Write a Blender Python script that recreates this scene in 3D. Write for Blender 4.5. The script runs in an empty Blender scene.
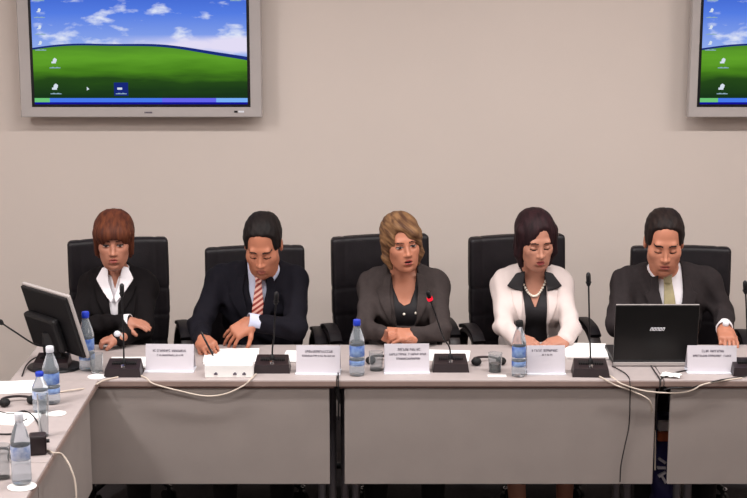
import bpy, bmesh, math, random
import numpy as np
from mathutils import Vector, Matrix

random.seed(7)
rng = np.random.RandomState(3)
col = bpy.context.scene.collection
R = math.radians

# ------------------------------------------------------------------ camera numbers (metres)
FOC, PIT, CH, CYY = 1582.0, R(11.5), 2.45, -5.87

def _ray(px, py):
    a = (px - 373.5) / FOC; b = (249 - py) / FOC
    return a, math.cos(PIT) + b * math.sin(PIT), -math.sin(PIT) + b * math.cos(PIT)

def on(px, py, z=.74):
    a, b, c = _ray(px, py); t = (z - CH) / c
    return Vector((a * t, CYY + b * t, z))

def at(px, py, Y):
    a, b, c = _ray(px, py); t = (Y - CYY) / b
    return Vector((a * t, Y, CH + c * t))

# ------------------------------------------------------------------ materials
def srgb(r, g, b):
    f = lambda v: (v / 255 / 12.92) if v / 255 <= .04045 else ((v / 255 + .055) / 1.055) ** 2.4
    return (f(r), f(g), f(b), 1)

MATS = {}
def mat(name, rgb, rough=.6, metal=0, spec=.5, var=.0, vscale=20, bump=0, bscale=200, rgb2=None, trans=0, ior=1.45, stretch=None, alpha=1, sheen=0, coat=0, srot=0):
    if name in MATS: return MATS[name]
    m = bpy.data.materials.new(name); m.use_nodes = True
    nt = m.node_tree; n = nt.nodes; l = nt.links
    p = n['Principled BSDF']
    p.inputs['Base Color'].default_value = srgb(*rgb)
    p.inputs['Roughness'].default_value = rough
    p.inputs['Metallic'].default_value = metal
    p.inputs['Specular IOR Level'].default_value = spec
    p.inputs['Transmission Weight'].default_value = trans
    p.inputs['IOR'].default_value = ior
    p.inputs['Alpha'].default_value = alpha
    if sheen: p.inputs['Sheen Weight'].default_value = sheen
    if coat: p.inputs['Coat Weight'].default_value = coat
    tc = n.new('ShaderNodeTexCoord')
    vec = tc.outputs['Object']
    if stretch:
        mp = n.new('ShaderNodeMapping'); mp.inputs['Scale'].default_value = stretch
        if srot:
            m0 = n.new('ShaderNodeMapping'); m0.inputs['Rotation'].default_value = (0, R(srot), 0); l.new(vec, m0.inputs['Vector']); vec = m0.outputs['Vector']
        l.new(vec, mp.inputs['Vector']); vec = mp.outputs['Vector']
    if var or rgb2:
        no = n.new('ShaderNodeTexNoise'); no.inputs['Scale'].default_value = vscale
        no.inputs['Detail'].default_value = 4
        l.new(vec, no.inputs['Vector'])
        cr = n.new('ShaderNodeValToRGB')
        c1 = srgb(*rgb)
        if rgb2: c2 = srgb(*rgb2)
        else: c2 = tuple(min(1, c * (1 - var)) for c in c1[:3]) + (1,)
        cr.color_ramp.elements[0].position = .35; cr.color_ramp.elements[1].position = .65
        cr.color_ramp.elements[0].color = c2; cr.color_ramp.elements[1].color = c1
        l.new(no.outputs['Fac'], cr.inputs['Fac']); l.new(cr.outputs['Color'], p.inputs['Base Color'])
    if bump:
        nb = n.new('ShaderNodeTexNoise'); nb.inputs['Scale'].default_value = bscale
        l.new(vec, nb.inputs['Vector'])
        b = n.new('ShaderNodeBump'); b.inputs['Strength'].default_value = bump; b.inputs['Distance'].default_value = .003
        l.new(nb.outputs['Fac'], b.inputs['Height']); l.new(b.outputs['Normal'], p.inputs['Normal'])
    MATS[name] = m
    return m

M_wall = mat('wall_paint', (214, 201, 193), .85, var=.04, vscale=.7, bump=.05, bscale=120)
M_ceil = mat('ceiling_paint', (225, 220, 214), .9, var=.03)
M_floor = mat('carpet', (44, 38, 42), .95, var=.3, vscale=60, bump=.4)
M_top = mat('table_laminate', (172, 160, 158), .5, var=.05, vscale=30, bump=.02)
M_edge = mat('table_edge', (150, 128, 120), .5, var=.1, vscale=12)
M_edge_dark = mat('table_edge_strip', (92, 66, 60), .5)
M_panel = mat('modesty_panel', (156, 145, 140), .6, var=.05, vscale=9, bump=.03)
M_black = mat('black_plastic', (20, 19, 22), .45, var=.2, vscale=30)
M_blackm = mat('black_matte', (14, 13, 15), .75)
M_micb = mat('microphone_base', (38, 27, 30), .4, var=.2, vscale=40)
M_chrome = mat('chrome', (205, 205, 208), .2, metal=1)
M_leg = mat('painted_steel', (128, 124, 128), .35, metal=.5)
M_silver = mat('silver_plastic', (176, 168, 166), .4, var=.03, vscale=10)
M_white = mat('white_paper', (250, 248, 246), .8, var=.02, vscale=20)
M_card = mat('card', (205, 199, 206), .7, var=.02, vscale=15)
M_ink = mat('ink', (92, 84, 98), .8)
M_leather = mat('black_leather', (25, 20, 24), .5, var=.25, vscale=25, bump=.2, bscale=140, spec=.35)
M_armpad = mat('armrest_plastic', (66, 58, 58), .45, var=.15, vscale=20)
M_cable = mat('white_cable', (205, 190, 176), .5, var=.05)
M_cableb = mat('black_cable', (24, 20, 22), .5)
M_water = mat('clear_plastic', (232, 242, 252), .10, trans=.80, ior=1.12, var=.02)
M_glass = mat('clear_glass', (240, 244, 246), .04, trans=.9, ior=1.2, var=.01)
M_bluecap = mat('blue_cap', (34, 62, 190), .35, var=.1)
M_bluelab = mat('blue_label', (44, 84, 170), .45, rgb2=(150, 178, 220), vscale=28)
M_whitecap = mat('white_cap', (226, 228, 236), .35, var=.05)
M_cola = mat('brown_drink', (58, 26, 14), .2, var=.2)

def eyes_shader(m): return m

def nodes_mat(name):
    m = bpy.data.materials.new(name); m.use_nodes = True
    return m, m.node_tree.nodes, m.node_tree.links

# ------------------------------------------------------------------ object helpers
def link(name, me, m, parent=None):
    o = bpy.data.objects.new(name, me); col.objects.link(o)
    if m is not None:
        for mm in (m if isinstance(m, (list, tuple)) else [m]):
            me.materials.append(mm)
    if parent: o.parent = parent
    return o

def tag(o, label, cat, group=None, kind=None):
    o['label'] = label; o['category'] = cat
    if group: o['group'] = group
    if kind: o['kind'] = kind
    return o

def thing(name, label, cat, loc=(0, 0, 0), rz=0, group=None):
    o = bpy.data.objects.new(name, None); col.objects.link(o)
    o.location = loc; o.rotation_euler = (0, 0, rz); o.empty_display_size = .05
    return tag(o, label, cat, group)

def obj(name, bm, m, parent=None, smooth=False, bevel=0, seg=2):
    if bevel:
        ed = [e for e in bm.edges if e.is_manifold and e.calc_face_angle(0) > .6]
        bmesh.ops.bevel(bm, geom=ed, offset=bevel, segments=seg, profile=.5, affect='EDGES', clamp_overlap=True)
    bmesh.ops.recalc_face_normals(bm, faces=bm.faces)
    me = bpy.data.meshes.new(name); bm.to_mesh(me); bm.free()
    if smooth:
        me.polygons.foreach_set('use_smooth', [True] * len(me.polygons))
        me.set_sharp_from_angle(angle=R(45))
    return link(name, me, m, parent)

def struct(name, bm, m):
    o = obj(name, bm, m); o['kind'] = 'structure'; return o

def box(bm, lo, hi, M=None):
    r = bmesh.ops.create_cube(bm, size=1)
    for v in r['verts']:
        v.co = Vector([(lo[i] + hi[i]) / 2 + v.co[i] * (hi[i] - lo[i]) for i in range(3)])
    if M is not None: bmesh.ops.transform(bm, matrix=M, verts=r['verts'])
    return bm

def BB(lo, hi, M=None):
    return box(bmesh.new(), lo, hi, M)

def spline(pts, n=8):
    P = [Vector(p) for p in pts]
    if len(P) < 3: return P
    P = [P[0] * 2 - P[1]] + P + [P[-1] * 2 - P[-2]]
    out = []
    for i in range(1, len(P) - 2):
        a, b, c, d = P[i - 1:i + 3]
        for k in range(n):
            t = k / n
            out.append(.5 * ((2 * b) + (c - a) * t + (2 * a - 5 * b + 4 * c - d) * t * t + (-a + 3 * b - 3 * c + d) * t ** 3))
    out.append(P[-2])
    return out

def sweep(bm, pts, r, seg=8, prof=None):
    """a tube (or flat band: prof=(w,h)) along pts"""
    pts = [Vector(p) for p in pts]
    ts = []
    for i in range(len(pts)):
        a = pts[max(0, i - 1)]; b = pts[min(len(pts) - 1, i + 1)]
        ts.append((b - a).normalized())
    ref = Vector((1, 0, 0)) if abs(ts[0].x) < .8 else Vector((0, 1, 0))
    u = (ref - ts[0] * ref.dot(ts[0])).normalized()
    rings = []
    for i, (p, t) in enumerate(zip(pts, ts)):
        u = (u - t * u.dot(t)).normalized(); v = t.cross(u)
        rr = r[i] if isinstance(r, (list, tuple)) else r
        ring = []
        if prof:
            w, h = prof
            q = []
            for k in range(12):
                a = 2 * math.pi * k / 12
                ca, sa = math.cos(a), math.sin(a)
                q.append((math.copysign(abs(ca) ** .5, ca) * w, math.copysign(abs(sa) ** .5, sa) * h))
            for a, b in q: ring.append(bm.verts.new(p + u * a + v * b))
        else:
            for k in range(seg):
                a = 2 * math.pi * k / seg
                ring.append(bm.verts.new(p + u * rr * math.cos(a) + v * rr * math.sin(a)))
        rings.append(ring)
    for a, b in zip(rings, rings[1:]):
        n = len(a)
        for k in range(n):
            bm.faces.new((a[k], a[(k + 1) % n], b[(k + 1) % n], b[k]))
    bm.faces.new(rings[0][::-1]); bm.faces.new(rings[-1])
    return bm

def lathe(bm, prof, c=(0, 0, 0), seg=28, closed_in=False):
    """revolve (r,z) pairs about z"""
    rings = []
    for r, z in prof:
        if r < 1e-6:
            rings.append([bm.verts.new((c[0], c[1], c[2] + z))])
        else:
            rings.append([bm.verts.new((c[0] + r * math.cos(2 * math.pi * k / seg), c[1] + r * math.sin(2 * math.pi * k / seg), c[2] + z)) for k in range(seg)])
    for a, b in zip(rings, rings[1:]):
        for k in range(seg):
            k2 = (k + 1) % seg
            if len(a) == 1 and len(b) == 1: continue
            if len(a) == 1: bm.faces.new((a[0], b[k2], b[k]))
            elif len(b) == 1: bm.faces.new((a[k], a[k2], b[0]))
            else: bm.faces.new((a[k], a[k2], b[k2], b[k]))
    return bm

# ------------------------------------------------------------------ implicit solids -> meshes
def axis(*segs):
    out = [segs[0][0]]
    for a, b, s in segs:
        n = max(1, int(math.ceil((b - a) / s)))
        out += list(np.linspace(a, b, n + 1)[1:])
    return np.array(out, dtype=np.float32)

class Fr:
    """local frame: origin c, rotation Rm (3x3, local->world), scale s (3)"""
    def __init__(self, c, Rm=None, s=(1, 1, 1)):
        self.c = np.array(c, float); self.R = np.eye(3) if Rm is None else np.array(Rm, float); self.s = np.array(s, float)
        self.ms = float(np.mean(self.s))
    def w(self, p):
        return self.c + self.R @ (np.array(p, float) * self.s)

class Solid:
    def __init__(self): self.ops = []
    def _add(self, fn, lo, hi, k, mode, fr, disp):
        lo = np.array(lo, float); hi = np.array(hi, float)
        if fr is not None:
            cs = np.array([fr.w((x, y, z)) for x in (lo[0], hi[0]) for y in (lo[1], hi[1]) for z in (lo[2], hi[2])])
            lo, hi = cs.min(0), cs.max(0)
        self.ops.append((fn, lo, hi, k, mode, fr, disp)); return self
    def ell(self, c, r, k=.02, mode='u', fr=None):
        c = np.array(c, float); r = np.array(r, float)
        def fn(X, Y, Z):
            x, y, z = (X - c[0]), (Y - c[1]), (Z - c[2])
            k0 = np.sqrt((x / r[0]) ** 2 + (y / r[1]) ** 2 + (z / r[2]) ** 2)
            k1 = np.sqrt((x / r[0] ** 2) ** 2 + (y / r[1] ** 2) ** 2 + (z / r[2] ** 2) ** 2) + 1e-6
            return k0 * (k0 - 1) / k1
        return self._add(fn, c - r, c + r, k, mode, fr, 0)
    def cap(self, a, b, ra, rb=None, k=.01, mode='u', fr=None):
        rb = ra if rb is None else rb
        a = np.array(a, float); b = np.array(b, float); ba = b - a; L = float(ba @ ba) + 1e-12
        def fn(X, Y, Z):
            x, y, z = X - a[0], Y - a[1], Z - a[2]
            h = np.clip((x * ba[0] + y * ba[1] + z * ba[2]) / L, 0, 1)
            return np.sqrt((x - h * ba[0]) ** 2 + (y - h * ba[1]) ** 2 + (z - h * ba[2]) ** 2) - (ra + (rb - ra) * h)
        rm = max(ra, rb)
        return self._add(fn, np.minimum(a, b) - rm, np.maximum(a, b) + rm, k, mode, fr, 0)
    def box(self, c, h, rad=.01, k=.01, mode='u', fr=None):
        c = np.array(c, float); h = np.array(h, float)
        def fn(X, Y, Z):
            q = [np.abs(X - c[0]) - h[0] + rad, np.abs(Y - c[1]) - h[1] + rad, np.abs(Z - c[2]) - h[2] + rad]
            o = np.sqrt(np.maximum(q[0], 0) ** 2 + np.maximum(q[1], 0) ** 2 + np.maximum(q[2], 0) ** 2)
            return o + np.minimum(np.maximum(np.maximum(q[0], q[1]), q[2]), 0) - rad
        return self._add(fn, c - h, c + h, k, mode, fr, 0)
    def copy(self):
        s = Solid(); s.ops = list(self.ops); return s
    def ev(self, ax, infl=0.0):
        xs, ys, zs = ax
        D = np.full((len(xs), len(ys), len(zs)), .5, np.float32)
        for fn, lo, hi, k, mode, fr, disp in self.ops:
            mg = k + .035
            sl = []
            for i, A in enumerate((xs, ys, zs)):
                i0 = int(np.searchsorted(A, lo[i] - mg)); i1 = int(np.searchsorted(A, hi[i] + mg))
                sl.append(slice(i0, i1))
            if any(s.stop <= s.start for s in sl): continue
            X = xs[sl[0]][:, None, None]; Y = ys[sl[1]][None, :, None]; Z = zs[sl[2]][None, None, :]
            if fr is not None:
                X0, Y0, Z0 = X - fr.c[0], Y - fr.c[1], Z - fr.c[2]
                Q = fr.R
                X, Y, Z = [(X0 * Q[0, i] + Y0 * Q[1, i] + Z0 * Q[2, i]) / fr.s[i] for i in range(3)]
                d = fn(X, Y, Z) * fr.ms
            else:
                d = fn(X, Y, Z)
            d = d.astype(np.float32)
            sub = D[tuple(sl)]
            if mode == 'u':
                if k > 0:
                    h = np.maximum(k - np.abs(sub - d), 0) / k
                    D[tuple(sl)] = np.minimum(sub, d) - h * h * k * .25
                else: D[tuple(sl)] = np.minimum(sub, d)
            else:
                if k > 0:
                    h = np.maximum(k - np.abs(sub + d), 0) / k
                    D[tuple(sl)] = np.maximum(sub, -d) + h * h * k * .25
                else: D[tuple(sl)] = np.maximum(sub, -d)
        return D - infl

def loc(ax, fr):
    xs, ys, zs = ax
    X0 = xs[:, None, None] - fr.c[0]; Y0 = ys[None, :, None] - fr.c[1]; Z0 = zs[None, None, :] - fr.c[2]
    Q = fr.R
    return [((X0 * Q[0, i] + Y0 * Q[1, i] + Z0 * Q[2, i]) / fr.s[i]).astype(np.float32) for i in range(3)]

def poly2(ax, pts, i=0, j=2):
    """signed distance to a polygon in the (i,j) plane, broadcast over the third axis"""
    A = ax[i][:, None].astype(np.float64); B = ax[j][None, :].astype(np.float64)
    d = np.full((A.shape[0], B.shape[1]), 1e9); s = np.ones_like(d)
    n = len(pts)
    for a in range(n):
        p = pts[a]; q = pts[a - 1]
        ex, ey = q[0] - p[0], q[1] - p[1]
        wx, wy = A - p[0], B - p[1]
        t = np.clip((wx * ex + wy * ey) / (ex * ex + ey * ey + 1e-12), 0, 1)
        d = np.minimum(d, (wx - ex * t) ** 2 + (wy - ey * t) ** 2)
        c1 = B >= p[1]; c2 = B < q[1]; c3 = ex * wy > ey * wx
        flip = (c1 & c2 & c3) | (~c1 & ~c2 & ~c3)
        s = np.where(flip, -s, s)
    r = (s * np.sqrt(d)).astype(np.float32)
    k = 3 - i - j
    return np.expand_dims(r, k)

def nets(D, ax):
    D = D.copy()
    D[0] = D[-1] = 1; D[:, 0] = D[:, -1] = 1; D[:, :, 0] = D[:, :, -1] = 1
    xs, ys, zs = ax
    s = D < 0
    cnt = None
    nx, ny, nz = D.shape
    allin = np.ones((nx - 1, ny - 1, nz - 1), bool); anyin = np.zeros_like(allin)
    for i in (0, 1):
        for j in (0, 1):
            for k in (0, 1):
                c = s[i:nx - 1 + i, j:ny - 1 + j, k:nz - 1 + k]
                allin &= c; anyin |= c
    act = anyin & ~allin
    idx = np.argwhere(act)
    vid = np.full(act.shape, -1, np.int32); vid[act] = np.arange(len(idx))
    I, J, K = idx.T
    pos = np.zeros((len(idx), 3)); n = np.zeros(len(idx))
    for axi in range(3):
        o1, o2 = [a for a in range(3) if a != axi]
        for u in (0, 1):
            for v in (0, 1):
                off = [0, 0, 0]; off[o1] = u; off[o2] = v
                a = (I + off[0], J + off[1], K + off[2])
                off2 = list(off); off2[axi] = 1
                b = (I + off2[0], J + off2[1], K + off2[2])
                da = D[a]; db = D[b]
                m = (da < 0) != (db < 0)
                t = np.where(m, da / np.where(m, da - db, 1), 0)
                pa = np.stack([xs[a[0]], ys[a[1]], zs[a[2]]], 1); pb = np.stack([xs[b[0]], ys[b[1]], zs[b[2]]], 1)
                pos += np.where(m[:, None], pa + (pb - pa) * t[:, None], 0); n += m
    pos /= np.maximum(n, 1)[:, None]
    quads = []
    for axi in range(3):
        o1, o2 = [(1, 2), (2, 0), (0, 1)][axi]
        sl_a = [slice(None)] * 3; sl_b = [slice(None)] * 3
        sl_a[axi] = slice(0, -1); sl_b[axi] = slice(1, None)
        A = s[tuple(sl_a)]; B = s[tuple(sl_b)]
        e = np.argwhere(A != B)
        e = e[(e[:, o1] > 0) & (e[:, o2] > 0) & (e[:, o1] < D.shape[o1] - 1) & (e[:, o2] < D.shape[o2] - 1)]
        ins = A[tuple(e.T)]
        def g(a, b):
            q = e.copy(); q[:, o1] += a; q[:, o2] += b
            return vid[tuple(q.T)]
        q = np.stack([g(-1, -1), g(0, -1), g(0, 0), g(-1, 0)], 1)
        q[~ins] = q[~ins][:, ::-1]
        quads.append(q)
    q = np.concatenate(quads)
    q = q[(q >= 0).all(1)]
    return pos, q

def field_obj(name, D, ax, m, parent=None, origin=(0, 0, 0), relax=0):
    v, q = nets(D, ax)
    if relax and len(q):
        for _ in range(relax):
            acc = np.zeros_like(v); c = np.zeros(len(v))
            for a in range(4):
                for b in (1, 3):
                    np.add.at(acc, q[:, a], v[q[:, (a + b) % 4]]); np.add.at(c, q[:, a], 1)
            v = v * .45 + (acc / np.maximum(c, 1)[:, None]) * .55
    v = v - np.array(origin)
    me = bpy.data.meshes.new(name)
    me.vertices.add(len(v)); me.vertices.foreach_set('co', v.astype(np.float32).ravel())
    me.loops.add(len(q) * 4); me.polygons.add(len(q))
    me.polygons.foreach_set('loop_start', np.arange(0, len(q) * 4, 4, dtype=np.int32))
    me.polygons.foreach_set('loop_total', np.full(len(q), 4, dtype=np.int32))
    me.loops.foreach_set('vertex_index', q.astype(np.int32).ravel())
    me.polygons.foreach_set('use_smooth', np.ones(len(q), bool))
    me.update(calc_edges=True); me.validate()
    o = link(name, me, m, parent)
    return o, v, q

# ================================================================== SETTING
WY = 1.90
struct('floor', BB((-3.2, -6.6, -.05), (3.4, WY, 0)), M_floor)
struct('wall_back', BB((-3.2, WY, 0), (3.4, WY + .1, 3.05)), M_wall)
struct('wall_left', BB((-3.3, -6.6, 0), (-3.2, WY + .1, 3.05)), M_wall)
struct('wall_right', BB((3.4, -6.6, 0), (3.5, WY + .1, 3.05)), M_wall)
struct('wall_front', BB((-3.3, -6.7, 0), (3.5, -6.6, 3.05)), M_wall)
struct('ceiling', BB((-3.3, -6.7, 3.05), (3.5, WY + .1, 3.1)), M_ceil)
struct('baseboard_back', BB((-3.2, WY - .015, 0), (3.4, WY, .09)), M_panel)

# ================================================================== TELEVISIONS
def wallpaper_mat():
    m, n, l = nodes_mat('desktop_picture')
    n.clear()
    out = n.new('ShaderNodeOutputMaterial'); em = n.new('ShaderNodeEmission')
    tc = n.new('ShaderNodeTexCoord'); sep = n.new('ShaderNodeSeparateXYZ')
    l.new(tc.outputs['Object'], sep.inputs[0])
    def mth(op, a, b=None, c=None):
        q = n.new('ShaderNodeMath'); q.operation = op
        for i, v in enumerate((a, b, c)):
            if v is None: continue
            if isinstance(v, (int, float)): q.inputs[i].default_value = v
            else: l.new(v, q.inputs[i])
        return q.outputs[0]
    def mix(f, a, b):
        q = n.new('ShaderNodeMix'); q.data_type = 'RGBA'
        l.new(f, q.inputs['Factor'])
        for i, v in (('A', a), ('B', b)):
            s = [x for x in q.inputs if x.name == i and x.type == 'RGBA'][0]
            if isinstance(v, tuple): s.default_value = v
            else: l.new(v, s)
        return [x for x in q.outputs if x.type == 'RGBA'][0]
    x = sep.outputs['X']; z = sep.outputs['Z']      # x -.5..+.5 width 1.06, z from bottom 0...0.63
    # sky: paler low
    ramp = n.new('ShaderNodeValToRGB'); l.new(mth('MULTIPLY', z, 1.6), ramp.inputs['Fac'])
    e = ramp.color_ramp.elements
    e[0].position = .40; e[0].color = srgb(150, 176, 238); e[1].position = 1.0; e[1].color = srgb(36, 72, 186)
    ee = ramp.color_ramp.elements.new(.7); ee.color = srgb(84, 124, 226)
    mp = n.new('ShaderNodeMapping'); mp.inputs['Scale'].default_value = (5, 1, 13); mp.inputs['Location'].default_value = (3.2, 0, 1.4)
    l.new(tc.outputs['Object'], mp.inputs[0])
    no = n.new('ShaderNodeTexNoise'); no.inputs['Scale'].default_value = 1.0; no.inputs['Detail'].default_value = 5; no.inputs['Roughness'].default_value = .55
    l.new(mp.outputs[0], no.inputs['Vector'])
    cl = n.new('ShaderNodeValToRGB'); l.new(no.outputs['Fac'], cl.inputs['Fac'])
    cl.color_ramp.elements[0].position = .53; cl.color_ramp.elements[0].color = (0, 0, 0, 1)
    cl.color_ramp.elements[1].position = .66; cl.color_ramp.elements[1].color = (1, 1, 1, 1)
    sky = mix(cl.outputs['Color'], ramp.outputs['Color'], srgb(222, 228, 246))
    # low cloud bank over the hill on the right
    bank = mth('SUBTRACT', 1.0, mth('ABSOLUTE', mth('MULTIPLY', mth('SUBTRACT', z, .285), 20.0)))
    bank = mth('MULTIPLY', mth('MAXIMUM', bank, 0.0), mth('MULTIPLY', mth('MULTIPLY', mth('MAXIMUM', mth('ADD', x, .2), 0), 3.0), no.outputs['Fac']))
    bank = mth('MINIMUM', mth('MULTIPLY', bank, 1.7), 1.0)
    sky = mix(bank, sky, srgb(226, 220, 244))
    # hill line: a low swell, crest left of the middle
    dx = mth('ADD', x, .16)
    hill = mth('SUBTRACT', .284, mth('MULTIPLY', mth('MULTIPLY', dx, dx), .16))
    hill = mth('ADD', hill, mth('MULTIPLY', mth('SINE', mth('MULTIPLY', x, 13.0)), .003))
    far = mth('ADD', hill, mth('MULTIPLY', mth('MAXIMUM', mth('ADD', x, .15), 0), .012))
    g = n.new('ShaderNodeValToRGB'); 
    n2 = n.new('ShaderNodeTexNoise'); n2.inputs['Scale'].default_value = 1; n2.inputs['Detail'].default_value = 6
    mp2 = n.new('ShaderNodeMapping'); mp2.inputs['Scale'].default_value = (3, 1, 22); l.new(tc.outputs['Object'], mp2.inputs[0]); l.new(mp2.outputs[0], n2.inputs['Vector'])
    gv = mth('ADD', mth('MULTIPLY', z, 3.1), mth('MULTIPLY', mth('SUBTRACT', n2.outputs['Fac'], .5), .35))
    l.new(gv, g.inputs['Fac'])
    e = g.color_ramp.elements
    e[0].position = .12; e[0].color = srgb(26, 52, 26); e[1].position = .92; e[1].color = srgb(74, 128, 40)
    q = e.new(.35); q.color = srgb(38, 72, 26); q = e.new(.5); q.color = srgb(72, 128, 30); q = e.new(.7); q.color = srgb(96, 160, 42)
    isfar = mth('LESS_THAN', z, mth('ADD', far, .009))
    c = mix(isfar, sky, srgb(26, 44, 120))
    ish = mth('LESS_THAN', z, hill)
    c = mix(ish, c, g.outputs['Color'])
    # taskbar
    tb = mth('LESS_THAN', z, .030)
    bar = n.new('ShaderNodeValToRGB'); l.new(mth('ADD', x, .5), bar.inputs['Fac'])
    e = bar.color_ramp.elements; bar.color_ramp.interpolation = 'CONSTANT'
    e[0].position = 0; e[0].color = srgb(110, 196, 120); e[1].position = .055; e[1].color = srgb(70, 120, 236)
    q = e.new(.6); q.color = srgb(98, 100, 236); q = e.new(.86); q.color = srgb(120, 176, 246)
    c = mix(tb, c, bar.outputs['Color'])
    c = mix(mth('LESS_THAN', z, .010), c, srgb(20, 20, 150))
    l.new(c, em.inputs['Color']); em.inputs['Strength'].default_value = 1.0
    l.new(em.outputs[0], out.inputs[0])
    return m
M_pic = wallpaper_mat()
def emit(name, rgb, s=1):
    m, n, l = nodes_mat(name); n.clear()
    o = n.new('ShaderNodeOutputMaterial'); e = n.new('ShaderNodeEmission'); e.inputs[0].default_value = srgb(*rgb); e.inputs[1].default_value = s
    l.new(e.outputs[0], o.inputs[0]); return m
M_icon = emit('icon_light', (214, 224, 236)); M_icon2 = emit('icon_text', (140, 170, 190)); M_sel = emit('icon_selected', (24, 40, 120))
M_bezel_in = mat('screen_border', (8, 8, 14), .3)

def television(x0, label, b=.056):
    W, Hh = 1.17, .80
    zb = 1.546
    Yf = WY - .13
    t = thing('wall_television', label, 'television', (x0 + W / 2, Yf, zb), 0, 'wall televisions')
    bm = bmesh.new(); bt = .050
    # frame of four bars, mitred look via one box ring
    o = [(-W / 2, 0), (W / 2, 0), (W / 2, Hh), (-W / 2, Hh)]
    i = [(-W / 2 + b, bt), (W / 2 - b, bt), (W / 2 - b, Hh - b), (-W / 2 + b, Hh - b)]
    def ring(pts, y): return [bm.verts.new((p[0], y, p[1])) for p in pts]
    A = ring(o, .05); B = ring(o, .008); C = ring([(p[0] * .992, Hh / 2 + (p[1] - Hh / 2) * .99) for p in o], 0); Dd = ring(i, .002); E_ = ring(i, .018)
    for a, c in ((A, B), (B, C), (C, Dd), (Dd, E_)):
        for k in range(4): bm.faces.new((a[k], a[(k + 1) % 4], c[(k + 1) % 4], c[k]))
    bm.faces.new(E_); bm.faces.new(A[::-1])
    obj('bezel', bm, M_silver, t)
    obj('back_housing', BB((-W / 2 + .1, .05, .09), (W / 2 - .1, .10, Hh - .1)), M_blackm, t, bevel=.01)
    obj('wall_mount', BB((-.2, .10, .2), (.2, .13, .6)), M_leg, t)
    obj('screen_border', BB((-W / 2 + b, .004, bt), (W / 2 - b, .0178, Hh - b)), M_bezel_in, t)
    sb = .014
    sc = obj('screen', BB((-W / 2 + b + sb, -.002 + .004, 0), (W / 2 - b - sb, .006, Hh - b - bt - 2 * sb)), M_pic, t)
    sc.location = (0, 0, bt + sb)
    sw = W / 2 - b - sb
    def ic(x, z, s=.016, sel=False):
        g = bmesh.new()
        if sel: obj('icon_highlight', BB((x - .034, -.0008, z - .034), (x + .034, .003, z + .03)), M_sel, sc)
        r = bmesh.ops.create_icosphere(g, subdivisions=1, radius=1)
        for v in r['verts']: v.co = Vector((x + v.co.x * s * .7, .001 + v.co.y * .002, z + .012 + v.co.z * s * .75))
        box(g, (x - s, -.001, z + .012 - s * .9), (x + s * .3, .001, z + .006))
        for v in g.verts: v.co.y = min(v.co.y, .001)
        obj('desktop_icon', g, M_icon, sc)
        g = bmesh.new()
        for k in range(5): box(g, (x - .026 + k * .0105, -.0015, z - .026), (x - .0155 + k * .0105, 0, z - (.020 if k % 2 else .022)))
        obj('icon_caption', g, M_icon2, sc)
    for zz in (.52, .44, .36, .285): ic(-sw + .04, zz, .012)
    ic(-sw + .105, .20); ic(-sw + .105, .075, .018); ic(-sw + .42, .075, .018, True)
    ic(sw - .05, .52, .017)
    g = bmesh.new()   # pointer
    vs = [g.verts.new((-sw + .255 + a, -.001, .085 + b)) for a, b in ((0, 0), (0, -.018), (.012, -.011))]
    g.faces.new(vs); obj('pointer', g, M_icon, sc)
    g = bmesh.new()
    for k in range(6): box(g, (.015 + k * .0065, -.001, .020), (.0195 + k * .0065, .004, .028))
    obj('maker_mark', g, M_ink, t)
    g = bmesh.new(); box(g, (W / 2 - .115, -.003, .024), (W / 2 - .088, .003, .033)); obj('power_light', g, M_whitecap, t)
    g = bmesh.new(); box(g, (W / 2 - .135, -.003, .024), (W / 2 - .12, .003, .033)); obj('power_button', g, M_black, t)
    return t
television(-1.709, 'wall television on the left, whole screen width in view, green hill desktop')
television(1.523, 'wall television cut off by the right edge of the photo', .042)

# ================================================================== TABLES
def table(name, label, x0, x1, y0, y1, front='y', il=.045, ir=.045, group='grey conference tables'):
    W = x1 - x0; Dp = y1 - y0
    t = thing(name, label, 'table', ((x0 + x1) / 2, (y0 + y1) / 2, 0), 0, group)
    w, d = W / 2, Dp / 2
    obj('tabletop', BB((-w, -d, .714), (w, d, .74)), M_top, t, bevel=.002)
    if front == 'y':
        e = BB((-w, -d - .003, .7165), (w, -d + .001, .7345)); obj('edge_band', e, M_edge, t)
        obj('edge_strip', BB((-w + .01, -d + .001, .708), (w - .01, -d + .02, .7142)), M_edge_dark, t)
        obj('modesty_panel', BB((-w + .027, -d + .008, .315), (w - .027, -d + .026, .705)), M_panel, t, bevel=.003)
        cols = [(-w + il, 0), (w - ir, 0)]
        for cx, cy in cols:
            g = bmesh.new()
            for q in (-.022, .022): sweep(g, [(cx + q, cy, .05), (cx + q, cy, .714)], .016, 12)
            box(g, (cx - .035, -d + .06, .02), (cx + .035, d - .05, .055))
            lg = obj('leg', g, M_leg, t, smooth=True)
            for yy in (-d + .08, d - .08):
                obj('foot', lathe(bmesh.new(), [(0, 0), (.02, 0), (.02, .02), (0, .02)], (cx, yy, 0)), M_black, lg)
    else:
        obj('edge_band', BB((w - .001, -d, .7165), (w + .003, d, .7345)), M_edge, t)
        obj('modesty_panel', BB((w - .052, -d + .004, .30), (w - .034, d - .004, .713)), M_panel, t, bevel=.002)
        for cy in (-d + .06, d - .06):
            g = bmesh.new()
            for q in (-.022, .022): sweep(g, [(-.02, cy + q, .05), (-.02, cy + q, .714)], .016, 12)
            box(g, (-w + .05, cy - .035, .02), (w - .06, cy + .035, .055))
            lg = obj('leg', g, M_leg, t, smooth=True)
            for xx in (-w + .07, w - .08):
                obj('foot', lathe(bmesh.new(), [(0, 0), (.02, 0), (.02, .02), (0, .02)], (xx, cy, 0)), M_black, lg)
    return t
TD = .53
table('conference_table', 'grey conference table before the woman in black and the man with striped tie', -1.40, -.1435, 0, TD)
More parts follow.
